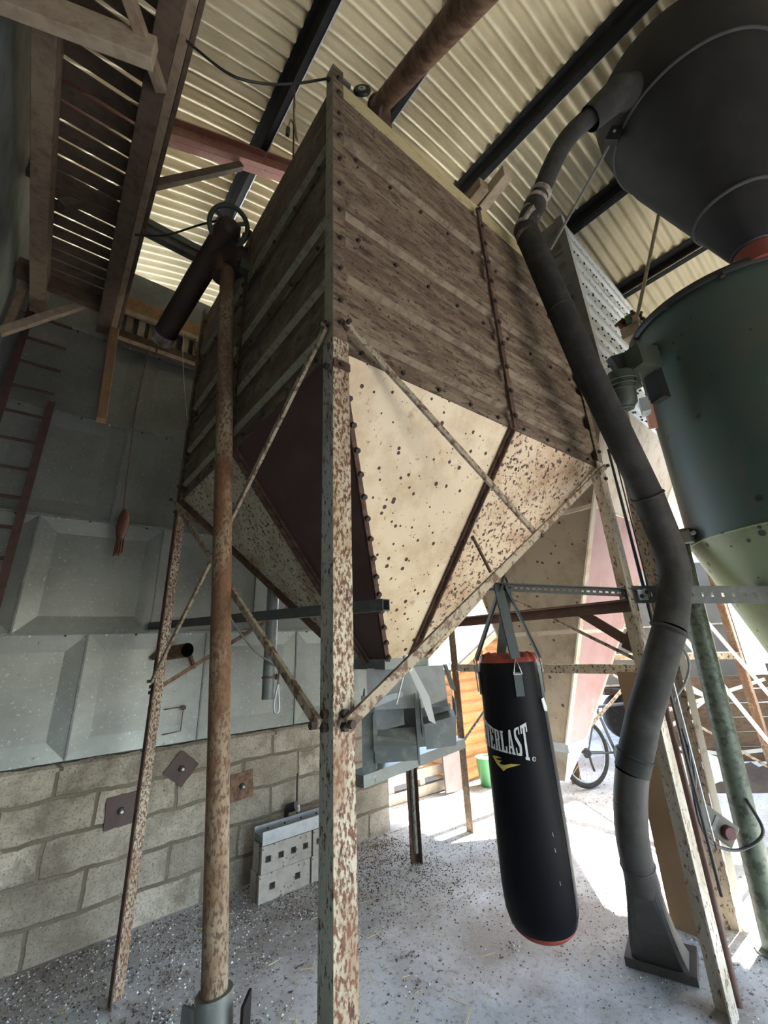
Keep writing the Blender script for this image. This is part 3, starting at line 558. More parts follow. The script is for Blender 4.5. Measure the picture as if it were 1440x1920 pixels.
# gallery timbers along the wall top
def wbar(p, q, w, h, m, name, label, cat='beam', group=None):
    b = MB(); b.bar(p, q, w, h, M[m]); return single(b, name, p, label, cat, group, None, .004)
wbar((.12, 3.50, 3.985), (2.7, 3.50, 3.985), .08, .09, 'timber_dark', 'ledger_beam', 'dark lower ledger beam along the panel wall, under the joist ends')
wbar((.12, 3.45, 3.935), (2.7, 3.45, 3.935), .018, .03, 'timber_pale', 'edge_batten', 'pale batten along the foot of the lower ledger beam', 'batten')
wbar((.12, 3.50, 4.30), (2.7, 3.50, 4.30), .08, .17, 'timber_orange', 'ledger_beam', 'orange brown upper ledger beam at the top of the panel wall')
wbar((.12, 3.44, 4.20), (2.7, 3.44, 4.20), .04, .035, 'timber_pale', 'edge_batten', 'pale batten along the foot of the upper ledger beam', 'batten')
for k, x in enumerate((.20, .29, .37, .455, .54, .64, .73, .83)):
    b = MB(); b.box((x, 3.50, 4.107), (.05, .07, .15), M['timber_pale'] if k % 2 else M['timber']); single(b, 'joist_end', (x, 3.5, 4.03), 'stub of a sawn joist between the two ledger beams', 'joist', 'joist ends along the gallery')
for k, (x, dz) in enumerate(((.70, .17), (.755, .13))):
    b = MB(); b.tube(arc_pts([(x, 3.43, 4.19), (x + .005, 3.41, 4.19 - dz * .6), (x + .02, 3.415, 4.19 - dz), (x + .04, 3.42, 4.19 - dz * .5), (x + .045, 3.43, 4.19)]), .005, M['black'], 6)
    single(b, 'cord_loop', (x, 3.43, 4.19 - dz), ('longer' if k == 0 else 'shorter') + ' loop of dark cord hanging from the upper gallery batten', 'cord')
cable([(.60, 3.42, 4.19), (.63, 3.42, 3.9), (.69, 3.42, 3.55), (.76, 3.44, 3.24)], .003, 'galv_bright', 'hanging_wire', 'thin bright wire hanging down the panel wall beside the bin', 'wire')
b = MB(); b.tube([(.42, 3.43, 4.10), (.42, 3.42, 3.90)], .008, M['twine_red'], 6); single(b, 'hanging_rag', (.42, 3.43, 3.9), 'short dark red cord hanging below the spout end', 'cord')

# ladder
t = thing('wall_ladder', (-.27, 3.42, 1.8), 'red brown steel ladder fixed on the panel wall at far left', 'ladder')
for x0, x1, zt in ((-.40, -.40, 4.0), (-.155, -.155, 3.22)):
    b = MB(); b.bar((x0, 3.44, 1.6), (x1, 3.44, zt), .022, .045, M['ladder'], (1, 0, 0)); b.build('stile', t)
for k in range(12):
    b = MB(); b.tube([(-.41, 3.44, 1.72 + k * .195), (-.15, 3.44, 1.72 + k * .195)], .0105, M['ladder'], 8); b.build('rung', t)

# red bundle on a string
t = thing('twine_bundle', (.40, 3.40, 2.26), 'red brown fibre bundle hanging on a long string before the panel wall', 'bundle')
b = MB(); b.tube([(.365, 3.452, 3.94), (.35, 3.41, 3.3), (.375, 3.4, 2.72), (.388, 3.4, 2.50)], .003, M['twine_red'], 6); b.build('string', t)
b = MB(); b.lathe([(.006, .26), (.022, .24), (.036, .19), (.038, .12), (.030, .07), (.02, .04)], (.40, 3.40, 2.25), M['twine_red'], 14)
for k in range(16):
    a = k * 2.4; r = .022 * math.sqrt((k + 1) / 16); b.tube([(.40 + r * math.cos(a), 3.4 + r * math.sin(a), 2.32), (.40 + 1.3 * r * math.cos(a), 3.4 + 1.3 * r * math.sin(a), 2.17 + .04 * random.random())], .004, M['twine_red'], 5)
b.build('tassel', t)

# wall fittings
def wall_plate(c, s, rz, m, label, hole):
    t = thing('anchor_plate', (c[0], 3.55, c[1]), label, 'plate', 'rusty anchor plates on the block wall')
    b = MB(); pts = []
    for k in range(4):
        for j in range(6):
            f = j / 6; a, bb = [( -1, -1), (1, -1), (1, 1), (-1, 1)][k], [(-1, -1), (1, -1), (1, 1), (-1, 1)][(k + 1) % 4]
            x = (a[0] * (1 - f) + bb[0] * f) * s * random.uniform(.96, 1.02); z = (a[1] * (1 - f) + bb[1] * f) * s * random.uniform(.96, 1.02)
            pts.append((c[0] + x * math.cos(rz) - z * math.sin(rz), 3.560, c[1] + x * math.sin(rz) + z * math.cos(rz)))
    b.prism(pts, (0, -.012, 0), M[m]); b.build('steel_plate', t)
    b = MB(); b.lathe([(.02, 0), (.02, .018)], (c[0], 3.548, c[1]), M['bolt'], 6, (0, -1, 0)); b.lathe([(.009, .018), (.009, .04)], (c[0], 3.548, c[1]), M['galv_bright'], 8, (0, -1, 0)); b.build('bolt_nut', t)
wall_plate((.685, .622), .085, .06, 'oxide', 'square maroon anchor plate low on the block wall, left of the leaning leg', 0)
wall_plate((1.02, .787), .082, PI / 4 + .1, 'oxide', 'maroon anchor plate turned on its corner, high on the block wall', 0)
wall_plate((1.455, .60), .085, .05, 'brown_pipe', 'pale rusty anchor plate right of the elevator tube', 0)
t = thing('pipe_stub', (.90, 3.56, 1.53), 'short rusty pipe stub poking from the panel wall behind the braces', 'pipe')
b = MB(); b.tube([(.84, 3.58, 1.53), (.905, 3.31, 1.545)], .047, M['brown_pipe'], 20, cap=False); b.tube([(.84, 3.58, 1.53), (.905, 3.31, 1.545)], .042, M['black'], 20, cap=False); b.lathe([(.043, 0), (.043, .005)], (.86, 3.48, 1.535), M['black'], 20, (.2, -1, .05)); b.build('tube', t)
b = MB(); b.bar((.74, 3.54, 1.50), (.80, 3.50, 1.56), .03, .03, M['brown_steel']); b.bar((.98, 3.53, 1.53), (1.03, 3.53, 1.42), .035, .02, M['brown_steel']); b.build('bracket', t)
b = MB(); b.tube([(.86, 3.545, 1.165), (.985, 3.535, 1.172), (.982, 3.535, 1.02), (.87, 3.545, 1.01)], .004, M['brown_steel'], 6); b.lathe([(.016, 0), (.016, .01)], (.985, 3.535, 1.165), M['brown_steel'], 12, (0, -1, 0)); single(b, 'wire_hook', (.92, 3.55, 1.01), 'bent rusty wire hook on the lowest steel panel', 'hook')

t = thing('box_section', (.70, 3.5, 1.70), 'grey steel box section passing behind the front leg, open end near the hopper', 'tube')
b = MB(); p, q = V((.70, 3.50, 1.715)), V((1.165, 1.43, 1.668)); x, y, d = basis(q - p)
for o, w, h in ((x * .022, .004, .048), (x * -.022, .004, .048), (y * .022, .048, .004), (y * -.022, .048, .004)): b.bar(p + o, q + o, w, h, M['rail_dark'])
b.bar(p, q - d * .08, .040, .040, M['black']); b.build('section', t)
t = thing('drop_tube', (1.15, 2.55, 1.27), 'short grey tube with a clamped wire, hanging below the bin near the wall', 'pipe')
b = MB(); b.tube([(1.155, 2.52, 1.255), (1.155, 2.52, 1.93)], .036, M['galv_dark'], 20); b.build('tube', t)
b = MB(); b.torus((1.155, 2.52, 1.37), .037, .006, M['brown_pipe'], (0, 0, 1), 20); b.box((1.195, 2.49, 1.37), (.02, .02, .03), M['brown_pipe']); b.build('clamp', t)
b = MB(); b.tube(arc_pts([(.74, 2.5, 1.93), (.86, 2.46, 1.72), (1.02, 2.44, 1.52), (1.18, 2.47, 1.42), (1.195, 2.48, 1.33)]), .006, M['strut_grey'], 6); b.tube(arc_pts([(1.195, 2.48, 1.33), (1.17, 2.47, 1.24), (1.175, 2.47, 1.19), (1.20, 2.47, 1.20), (1.195, 2.48, 1.33)]), .006, M['galv_bright'], 6); b.build('wire', t)

# honeycomb blocks and channel beside the wall
def hblock(x0, z, label, group=None):
    L_, w, h = .37, .14, .148; b = MB(); y0 = 3.25; x1 = x0 + L_; nh = 4 if z > .1 else 2; hw = .040; hh = .036; zc = z + h / 2
    b.box(((x0 + x1) / 2, y0 + w / 2 + .025, z + h / 2), (L_, w - .05, h), M['block_grey'])
    b.box(((x0 + x1) / 2, y0 + .0125, z + h * .19), (L_, .025, h * .38), M['block_grey']); b.box(((x0 + x1) / 2, y0 + .0125, z + h * .81), (L_, .025, h * .38), M['block_grey'])
    xs = [x0] + [x0 + L_ * (k + .5) / nh + s * hw / 2 for k in range(nh) for s in (-1, 1)] + [x1]
    for k in range(0, len(xs), 2): b.box(((xs[k] + xs[k + 1]) / 2, y0 + .0125, zc), (xs[k + 1] - xs[k], .025, h * .24), M['block_grey'])
    for k in range(nh): b.box((x0 + L_ * (k + .5) / nh, y0 + .024, zc), (hw, .003, hh), M['black'])
    single(b, 'hollow_block', ((x0 + x1) / 2, y0 + w / 2, z), label, 'block', group)
for i, x in enumerate((1.49, 1.875)):
    for j in range(2):
        hblock(x + (.01 if j else 0), j * .150, ('upper' if j else 'lower') + ' hollow concrete block ' + ('at the open end of the row by the wall', 'at the far end of the row, behind the front leg')[i], 'hollow blocks in two courses')
b = MB(); b.box((1.88, 3.33, .3045), (.75, .13, .008), M['galv_bright']); b.box((1.88, 3.262, .338), (.75, .008, .075), M['galv_bright']); b.box((1.88, 3.398, .338), (.75, .008, .075), M['galv_bright']); b.box((1.508, 3.33, .323), (.006, .13, .04), M['galv_dark'])
for k in range(5): b.bolt((1.6 + k * .13, 3.394, .348), (0, -1, 0), M['bolt'], .007, .003)
single(b, 'steel_channel', (1.88, 3.33, .3005), 'bright galvanised steel channel lying on the hollow blocks', 'channel')
b = MB(); b.tube([(1.80, 3.50, 0), (1.80, 3.50, .40)], .02, M['black'], 10); b.tube([(1.80, 3.50, .395), (1.84, 3.43, .42)], .03, M['black'], 12); b.tube([(1.855, 3.45, .42), (1.855, 3.45, .62)], .007, M['black'], 6); b.lathe([(.015, -.02), (.012, .02)], (1.86, 3.44, .40), M['galv_bright'], 10); single(b, 'valve', (1.80, 3.50, 0), 'small dark valve with upright rod against the block wall', 'valve')

# ------------------------------------------------------------------ multi-way outlet under the hopper
U = V((.767, -.641, 0)); Wd = V((-.641, -.767, 0)); OB = V((1.60, 1.83, 0))
def ob(u, w, z): return OB + U * u + Wd * w + V((0, 0, z))
t = thing('outlet_chute', (OB.x, OB.y, .93), 'galvanised two-way outlet chute under the cream hopper', 'chute')
def plate(pts, thick, m, name, label=None):
    b = MB(); P = [ob(*p) for p in pts]; n = (P[1] - P[0]).cross(P[2] - P[0]).normalized(); b.prism(P, n * thick, M[m]); o = b.build(name, t)
    if label: o['label'] = label
    return o
b = MB(); P = [ob(-.20, -.10, 1.40), ob(-.20, .02, 1.40), ob(-.20, .09, 1.215), ob(-.20, -.10, 1.215)]; b.prism(P, U * .40, M['galv_bright']); b.build('housing', t)
plate([(-.225, -.06, 1.30), (-.225, .10, 1.25), (-.225, .13, 1.14), (-.225, .13, .965), (-.225, -.02, .955), (-.225, -.06, 1.1)], .006, 'galv_dark', 'side_plate')
plate([(-.226, .125, 1.285), (-.165, .135, 1.27), (-.150, .135, 1.13), (-.160, .135, .975), (-.226, .13, .955)], .006, 'galv_dark', 'side_plate', 'dark plate at the left end')
plate([(-.16, .01, 1.22), (.22, .01, 1.22), (.22, .01, 1.04), (-.16, .01, 1.02)], .006, 'galv_dark', 'back_plate')
plate([(-.17, .09, 1.24), (-.17, .15, 1.20), (-.17, .15, 1.05), (-.17, .09, 1.08)], .005, 'galv_dark', 'side_plate')
plate([(.035, .0, 1.30), (.035, .13, 1.26), (.035, .15, 1.12), (.035, .15, .985), (.035, .05, .985), (.035, .0, 1.1)], .008, 'galv_dark', 'divider')
plate([(.06, .06, 1.27), (.06, .16, 1.22), (.06, .16, 1.10), (.06, .06, 1.10)], .005, 'galv_dark', 'divider')
plate([(-.165, .145, 1.115), (.03, .165, 1.085), (.03, .165, 1.01), (-.165, .145, 1.0)], .006, 'galv_dark', 'front_plate')
plate([(-.165, .10, 1.13), (.03, .10, 1.135), (.03, .17, 1.075), (-.165, .17, 1.075)], .006, 'galv_dark', 'tray')
plate([(-.18, .02, 1.245), (-.02, .03, 1.25), (-.02, .11, 1.15), (-.18, .10, 1.12)], .005, 'galv_bright', 'slide_plate', 'bright bent slide plate')
plate([(-.20, .09, 1.26), (-.02, .07, 1.29), (-.02, .07, 1.235), (-.20, .09, 1.215)], .005, 'galv_bright', 'lip')
plate([(.06, .055, 1.30), (.18, .03, 1.32), (.18, .10, 1.245), (.06, .12, 1.215)], .005, 'galv_bright', 'slide_plate')
plate([(.07, .08, 1.17), (.225, .07, 1.20), (.225, .17, 1.185), (.07, .17, 1.15)], .006, 'galv', 'tray')
plate([(.07, .17, 1.155), (.225, .165, 1.185), (.215, .155, 1.06), (.075, .165, 1.05)], .006, 'galv_dark', 'front_plate')
plate([(.225, .06, 1.26), (.225, .17, 1.24), (.225, .17, 1.18), (.225, .06, 1.18)], .006, 'galv_dark', 'side_plate')
plate([(.21, -.1, 1.40), (.21, .0, 1.40), (.24, .05, 1.28), (.24, -.1, 1.28)], .012, 'galv_dark', 'side_plate')
b = MB(); b.bar((1.34, 1.93, .925), (2.20, 2.07, .935), .11, .05, M['galv']); o = b.build('support_shelf', t); o['label'] = 'grey shelf plate under the chute'
b = MB(); b.bar((1.60, 2.06, .95), (1.60, 2.06, 1.42), .02, .04, M['galv_dark']); b.bar((2.12, 2.1, .95), (1.80, 2.09, 1.42), .02, .03, M['galv_dark']); b.build('hanger', t)
b = MB(); b.tube(arc_pts([ob(.0, .17, 1.46), ob(.02, .18, 1.40), ob(.0, .19, 1.40)]), .014, M['plastic'], 6)
b.prism([ob(.005, .18, 1.41), ob(.035, .18, 1.41), ob(.105, .18, 1.27), ob(.125, .18, 1.155), ob(.095, .18, 1.17), ob(.06, .18, 1.28)], Wd * .002, M['plastic']); b.tube([ob(0, .18, 1.41), ob(-.055, .18, 1.245)], .004, M['plastic'], 5)
single(b, 'plastic_strap', ob(.02, .18, 1.42), 'clear white plastic strap knotted on the brace over the outlet chute', 'strap')

# ------------------------------------------------------------------ punch bag on the slotted rail
t = thing('slotted_rail', (2.62, .98, 1.71), 'grey slotted angle rail clamped across the far right bin leg, carrying the punch bag', 'rail')
def slotted(p, q, w, m, slots, name):
    b = MB(); p, q = V(p), V(q); x, y, d = basis(q - p); ln = (q - p).length; th = .004
    # vertical flange built as strips around real slots, plus a top flange
    sl = .018; pit = ln / slots
    for zo, h in ((-w / 2 + w * .19, w * .38), (w / 2 - w * .19, w * .38)): b.bar(p + y * zo, q + y * zo, th, h, M[m])
    for k in range(slots + 1):
        a = max(0, k * pit - (pit - sl) / 2); e = min(ln, k * pit + (pit - sl) / 2); b.bar(p + d * a, p + d * e, th, w * .25, M[m])
    b.bar(p + y * (w / 2) + x * (w * .4), q + y * (w / 2) + x * (w * .4), w * .8, th, M[m]); return b.build(name, t)
slotted((2.61, .975, 1.715), (1.99, 1.56, 1.80), .042, 'rail_dark', 26, 'slotted_angle')
slotted((2.545, 1.035, 1.715), (3.11, .518, 1.674), .092, 'rail_dark', 14, 'slotted_angle')
b = MB(); b.box((2.60, .965, 1.71), (.05, .012, .06), M['galv_bright'], None, -.6); b.bolt((2.62, .955, 1.72), (-.5, -.8, 0), M['bolt']); b.bolt((2.59, .97, 1.70), (-.5, -.8, 0), M['bolt']); b.build('clamp_plate', t)

BC = V((2.155, 1.58, 0)); uu = V((-.807, -.592, 0)); vv = V((.592, -.807, 0)); BR = .172
def brad(z):
    return BR
def bagp(th, z, r): a = math.radians(th); return BC + (uu * math.cos(a) + vv * math.sin(a)) * r + V((0, 0, z))
t = thing('punch_bag', (BC.x, BC.y, .215), 'long black punch bag with white lettering hung from the slotted rail', 'punch bag')
prof = [(.002, .218), (.06, .222), (.115, .24), (.15, .272), (.166, .32), (.172, .40), (.174, .6), (.171, .85), (.168, 1.05), (.166, 1.25), (.167, 1.37), (.163, 1.395)]
b = MB(); b.lathe(prof[2:], BC, M['bag'], 64, cap=False); ob1 = b.build('shell', t)
b = MB(); b.lathe([(.002, .214), (.06, .218), (.117, .236), (.140, .256), (.137, .262)], BC, M['red_cloth'], 64, cap=False); o = b.build('bottom_cap', t); o['label'] = 'red rounded base'
b = MB()
for a0 in range(24): # gathered red lining at the mouth
    pass
ring = []; n = 40
for rr, zz in ((.160, 1.385), (.150, 1.425), (.11, 1.435), (.03, 1.395)):
    ring.append([BC + (uu * math.cos(2 * PI * k / n) + vv * math.sin(2 * PI * k / n)) * (rr * (1 + .03 * math.sin(k * 1.9))) + V((0, 0, zz + .014 * math.sin(k * 2.3 + rr * 20))) for k in range(n)])
vs = [q for r_ in ring for q in r_]; fs = [(i * n + k, i * n + (k + 1) % n, (i + 1) * n + (k + 1) % n, (i + 1) * n + k) for i in range(3) for k in range(n)] + [tuple(3 * n + k for k in range(n))]
b.add(vs, fs, M['red_cloth'], True); o = b.build('lining', t); o['label'] = 'red lining showing at the mouth'
# grey right-hand strip: side light painted into the vinyl
b = MB()
for s in range(22):
    pass
pan = []; zs = [1.385 - i * .0552 for i in range(21)]; ths = [62 + 6 * i for i in range(20)]
def rz_(z):
    for (r0, z0), (r1, z1) in zip(prof, prof[1:]):
        if z0 <= z <= z1: return r0 + (r1 - r0) * (z - z0) / (z1 - z0)
    return .17
pv = [bagp(a, z, rz_(z) + .0015) for z in zs for a in ths]; pf = [(i * 20 + k, i * 20 + k + 1, (i + 1) * 20 + k + 1, (i + 1) * 20 + k) for i in range(20) for k in range(19)]
b.add(pv, pf, M['bag_side_lit'], True); o = b.build('side_panel', t); o['label'] = 'greyer strip painting the light on the right-hand side'
apex = V((2.07, 1.485, 1.80))
for k, th in enumerate((13, -78, 103, 193)):
    b = MB(); p = bagp(th, 1.395, .172); up = (uu * math.cos(math.radians(th)) + vv * math.sin(math.radians(th)))
    ap = apex + V((.012 * (k - 1.5), -.012 * (k - 1.5), 0)); b.bar(p + V((0, 0, .02)), ap, .055, .004, M['web'], up); b.bar(p + V((0, 0, .02)) + up * .010, ap + up * .006, .048, .004, M['web'], up); so = b.build('strap', t)
    b = MB(); s1 = bagp(th, 1.385, .172); tg = up.cross(V((0, 0, 1))); tri = [s1 + tg * .022 + V((0, 0, -.045)) + up * .006, s1 - tg * .022 + V((0, 0, -.045)) + up * .006, s1 + V((0, 0, .035)) + up * .004]
    b.tube(tri + tri[:1], .0035, M['chrome'], 6); b.build('ring', so)
    b = MB(); b.bar(bagp(th, 1.35, .1715), bagp(th, 1.235, .1715), .042, .005, M['web'], up); b.build('strap_tab', t)
b = MB(); b.tube(arc_pts([apex + V((-.015, 0, -.02)), apex + V((.0, -.005, .03)), apex + V((.02, -.01, .05)), apex + V((.03, -.015, .0)), apex + V((.0, -.01, -.03))]), .009, M['black'], 8); b.build('hook', t)
b = MB(); b.prism([bagp(52, 1.215, .176), bagp(60, 1.22, .176), bagp(64, 1.17, .18), bagp(60, 1.155, .182), bagp(55, 1.16, .178)], (uu * .6 + vv * .8) * .003, M['tag_white']); b.build('care_tag', t)
b = MB()
for z in (.66, .60, .48): b.bar(bagp(33, z, .1745), bagp(33.6, z - .016, .1745), .002, .001, M['print_white'], uu)
b.build('scuff_marks', t)
# lettering: tall slab capitals on an arched top line, wrapped on the bag
def R_(x0, y0, x1, y1): return [(x0, y0), (x1, y0), (x1, y1), (x0, y1)]
GL = {
 'E': [R_(.10, 0, .40, 1), R_(0, 0, .92, .09), R_(0, .91, .92, 1), R_(.72, .05, .92, .24), R_(.72, .76, .92, .95), R_(.35, .45, .66, .54), R_(.55, .38, .68, .61)],
 'V': [[(.08, 1), (.38, 1), (.58, .2), (.60, 0), (.38, 0)], [(.92, 1), (.74, 1), (.50, .18), (.46, 0), (.60, 0)], R_(0, .93, .46, 1), R_(.62, .93, 1, 1)],
 'R': [R_(.10, 0, .38, 1), R_(0, 0, .46, .08), R_(0, .92, .70, 1), [(.62, 1), (.78, 1), (.90, .92), (.90, .60), (.78, .50), (.62, .50)], R_(.38, .48, .70, .56), [(.55, .50), (.80, .50), (.86, .10), (.86, 0), (.60, 0), (.60, .12)], R_(.58, 0, 1, .08)],
 'L': [R_(.10, 0, .42, 1), R_(0, .92, .52, 1), R_(0, 0, .94, .09), R_(.74, 0, .94, .30)],
 'A': [[(.36, 1), (.64, 1), (.94, 0), (.64, 0), (.48, .75)], [(.36, 1), (.50, .80), (.26, 0), (.08, 0)], R_(.24, .24, .72, .33), R_(0, 0, .40, .08), R_(.54, 0, 1, .08)],
 'S': [[(.70, 1), (.28, 1), (.10, .92), (.06, .74), (.10, .62), (.42, .66), (.36, .80), (.40, .90), (.70, .92)], [(.10, .62), (.42, .68), (.94, .38), (.90, .24), (.62, .30)], [(.94, .38), (.94, .14), (.84, .02), (.66, 0), (.30, 0), (.30, .08), (.58, .10), (.62, .30)], R_(.72, .74, .88, 1), R_(.08, 0, .24, .28)],
 'T': [R_(.34, 0, .66, 1), R_(0, .91, 1, 1), R_(0, .76, .18, .95), R_(.82, .76, 1, .95), R_(.20, 0, .80, .08)],
}
b = MB(); word = 'EVERLAST'; th0, th1 = -78, 16; r_ = .1735
for i, chh in enumerate(word):
    for poly in GL[chh]:
        for q0 in [poly]:
            P = []
            for (x, y) in q0:
                s = (i + .03 + x * .92) / len(word); ss = (s - .5) * 2; zb = .985 - .014 * ss - .008 * max(0, ss) ** 2 - (.012 if (chh == 'T') else 0); zt_ = 1.078 + .050 * abs(ss) ** 1.6 - .010 * ss
                P.append(bagp(th0 + (th1 - th0) * s, zb + (zt_ - zb) * y, r_))
            ctr = sum(P, V()) / len(P); dirn = V((ctr.x - BC.x, ctr.y - BC.y, 0)).normalized(); b.prism(P, dirn * .0018, M['print_white'])
c = bagp(20, .958, r_ + .001); dn = (c - BC); dn.z = 0; b.torus(c, .0085, .0016, M['print_white'], dn, 20, 6); b.bar(c + V((-.003, 0, -.004)), c + V((-.003, 0, .004)), .002, .002, M['print_white'])
b.build('brand_lettering', t)
lg = [(325, 795), (400, 782), (485, 800), (385, 825), (425, 842), (485, 842), (440, 880), (465, 905), (520, 900), (590, 875), (715, 875), (610, 915), (540, 950), (490, 998), (400, 905)]
b = MB(); P = [bagp(-54 + (x - 325) / 390 * 52, .962 - (y - 782) / 216 * .060, .1745) for x, y in lg]; b.prism(P, (uu * .86 - vv * .5) * .0016, M['print_yellow']); o = b.build('logo', t); o['label'] = 'yellow angular logo'

# ------------------------------------------------------------------ grey duct beside the far right leg
t = thing('grain_duct', (2.80, 1.35, 0), 'long dark grey jointed duct running from the charcoal cyclone down to the floor', 'duct')
dp = [V(p) for p in [(2.72, .30, 5.22), (2.465, .273, 4.971), (2.27, .60, 4.72), (2.128, .848, 4.233), (2.034, .904, 3.994), (2.148, .791, 2.898), (2.493, .774, 2.205), (2.64, .79, 1.86), (2.615, .83, 1.66), (2.543, .859, 1.522), (2.407, 1.032, 1.117), (2.375, 1.12, .90), (2.375, 1.157, .777), (2.39, 1.19, .64), (2.433, 1.215, .503), (2.478, 1.228, .41)]]
b = MB(); b.tube([V((2.76, .20, 5.24)), dp[1], dp[1].lerp(dp[2], .55)], [.115, .105, .085], M['duct'], 24, cap=False); b.build('inlet_sleeve', t)
b = MB(); b.tube(arc_pts([dp[1], dp[2], dp[3]], 6), .062, M['duct'], 24, cap=False); b.build('upper_bend', t)
b = MB(); pp = arc_pts([dp[3].lerp(dp[2], .22), dp[3], dp[4], dp[4].lerp(dp[5], .08)], 5); b.tube(pp, [.066 + .010 * math.sin(i * 2.1) for i in range(len(pp))], M['duct_tape'], 20, cap=False)
b.prism([dp[4] + V((-.09, -.02, -.02)), dp[4] + V((-.02, -.07, .12)), dp[4] + V((.03, -.07, .05))], (.01, -.02, 0), M['duct_tape']); o = b.build('joint_wrap', t); o['label'] = 'pale sacking wrapped round the joint'
b = MB(); b.tube([dp[3], dp[4], dp[5], dp[6]], .074, M['duct'], 24, cap=False); b.torus(dp[4].lerp(dp[5], .62), .075, .006, M['duct'], dp[5] - dp[4], 24); b.build('upper_pipe', t)
b = MB(); b.tube(arc_pts([dp[6], dp[7], dp[8], dp[9]], 6), .077, M['duct'], 24, cap=False); b.torus(dp[6], .078, .006, M['duct'], dp[6] - dp[5], 24); b.build('middle_bend', t)
b = MB(); b.tube([dp[9], dp[10], dp[11]], .076, M['duct'], 24, cap=False); b.torus(dp[9], .080, .010, M['duct'], dp[10] - dp[9], 24); b.torus(dp[10].lerp(dp[11], .7), .077, .005, M['duct'], dp[11] - dp[10], 24); b.build('lower_pipe', t)
b = MB(); b.tube(arc_pts(dp[11:], 5), .072, M['duct_foot'], 24, cap=False); b.torus(dp[12], .073, .004, M['duct_foot'], (0, .1, 1), 24); b.torus(dp[14], .073, .004, M['duct_foot'], (.3, .1, -1), 24); b.build('lower_bend', t)
e1 = V((.29, -.95, 0)); e2v = V((.95, .29, 0)); tc = V((2.485, 1.232, .40)); bcn = V((2.765, 1.35, .03))
b = MB(); n_ = 32; rings = []
for (cx_, cy_, cz_, ha, hb, pw) in ((2.436, 1.217, .50, .070, .070, 2), (2.462, 1.226, .42, .072, .070, 2.4), (2.505, 1.245, .32, .080, .074, 4), (2.58, 1.28, .20, .095, .082, 8), (2.665, 1.315, .10, .110, .092, 12), (2.735, 1.34, .03, .120, .10, 16)):
    rg = []
    for k in range(n_):
        a = 2 * PI * k / n_ + .1; ca, sa = math.cos(a), math.sin(a); r_ = (abs(ca) ** pw + abs(sa) ** pw) ** (-1 / pw); rg.append(V((cx_, cy_, cz_)) + e1 * (ha * ca * r_) + e2v * (hb * sa * r_) + V((0, 0, -.035 * sa * min(1, cz_ / .3))))
    rings.append(rg)
b.add([q for rg in rings for q in rg], [(i * n_ + k, i * n_ + (k + 1) % n_, (i + 1) * n_ + (k + 1) % n_, (i + 1) * n_ + k) for i in range(5) for k in range(n_)] + [tuple(5 * n_ + k for k in range(n_))], M['duct_foot'], False); b.build('flared_foot', t)
b = MB(); top = [tc + e1 * (.071 * a) + e2v * (.075 * c_) + V((0, 0, -.06 * c_)) for a, c_ in ((-1, -1), (1, -1), (1, 1), (-1, 1))]; bot = [bcn + e1 * (.125 * a) + e2v * (.105 * c_) for a, c_ in ((-1, -1), (1, -1), (1, 1), (-1, 1))]
b.add(top + bot, [(0, 1, 2, 3), (4, 7, 6, 5)] + [(k, k + 4, (k + 1) % 4 + 4, (k + 1) % 4) for k in range(4)], M['duct_foot'])
b = MB(); R = Matrix((e1, e2v, V((0, 0, 1)))).transposed(); b.box((2.745, 1.343, .020), (.30, .25, .034), M['duct_foot'], R); b.build('base_plate', t)
# conduits, cable and switch on the far right leg
t = thing('conduit_bundle', (2.66, .96, .25), 'bundle of black conduits and cables running down the far right bin leg', 'conduit')
for k, (x, y, r, m, z0, z1) in enumerate(((2.635, .965, .008, 'black', .40, 2.6), (2.645, 1.01, .017, 'brown_steel', .02, 1.45), (2.69, .985, .009, 'black', .45, 2.4), (2.655, .945, .005, 'galv_bright', .60, 1.5), (2.70, .96, .004, 'black', .55, 2.5))):
    b = MB(); b.tube(arc_pts([(x, y, z0), (x + .012 * math.sin(k), y, (z0 + z1) / 2), (x, y, z1)]), r, M[m], 8); b.build('conduit', t)
t = thing('switch_box', (2.90, 1.0, .53), 'small olive grey switch box with a dark red button hanging on its cable', 'switch')
R = Matrix.Rotation(math.radians(-38), 3, 'Z') @ Matrix.Rotation(math.radians(35), 3, 'Y')
R = Matrix((( .70, -.60, .39), (-.62, -.25, .0), (0, 0, 0))) if False else (Matrix((V((.60, -.50, -.62)).normalized(), V((.64, .767, 0)).normalized(), V((.60, -.50, -.62)).normalized().cross(V((.64, .767, 0)).normalized()))).transposed())
b = MB(); b.box((2.895, 1.015, .60), (.20, .06, .105), M['switch'], R); b.build('enclosure', t, .006)
fx, fy, fz = R.col[0], R.col[1], R.col[2]; c0 = V((2.895, 1.015, .60)) - fy * .031
b = MB(); b.lathe([(.033, 0), (.033, .014), (.026, .022)], c0 + fx * .055, M['switch_red'], 20, -fy); b.build('button', t)
b = MB(); b.box(c0 + fx * -.01, (.018, .004, .07), M['strut_grey'], R); b.build('label_strip', t)
b = MB(); b.tube(arc_pts([(2.67, .965, 1.05), (2.70, .97, .95), (2.75, .99, .84), c0 + fy * .03 - fx * .085]), .007, M['black'], 8); b.build('feed_cable', t)
b = MB(); b.tube(arc_pts([(2.66, .955, .98), (2.72, 1.0, .80), (2.80, 1.04, .62), (2.90, 1.04, .505), (3.02, .97, .465), (3.10, .87, .54), (3.165, .92, .66)]), .008, M['black'], 8); b.build('trailing_cable', t)
cable([(2.70, .93, 1.55), (2.775, .905, 1.46), (2.83, .905, 1.35), (2.83, .95, 1.25), (2.78, 1.0, 1.18), (2.70, .98, 1.17)], .008, 'strut_grey', 'cable_loop', 'grey cable loop bulging behind the duct beside the far right leg')
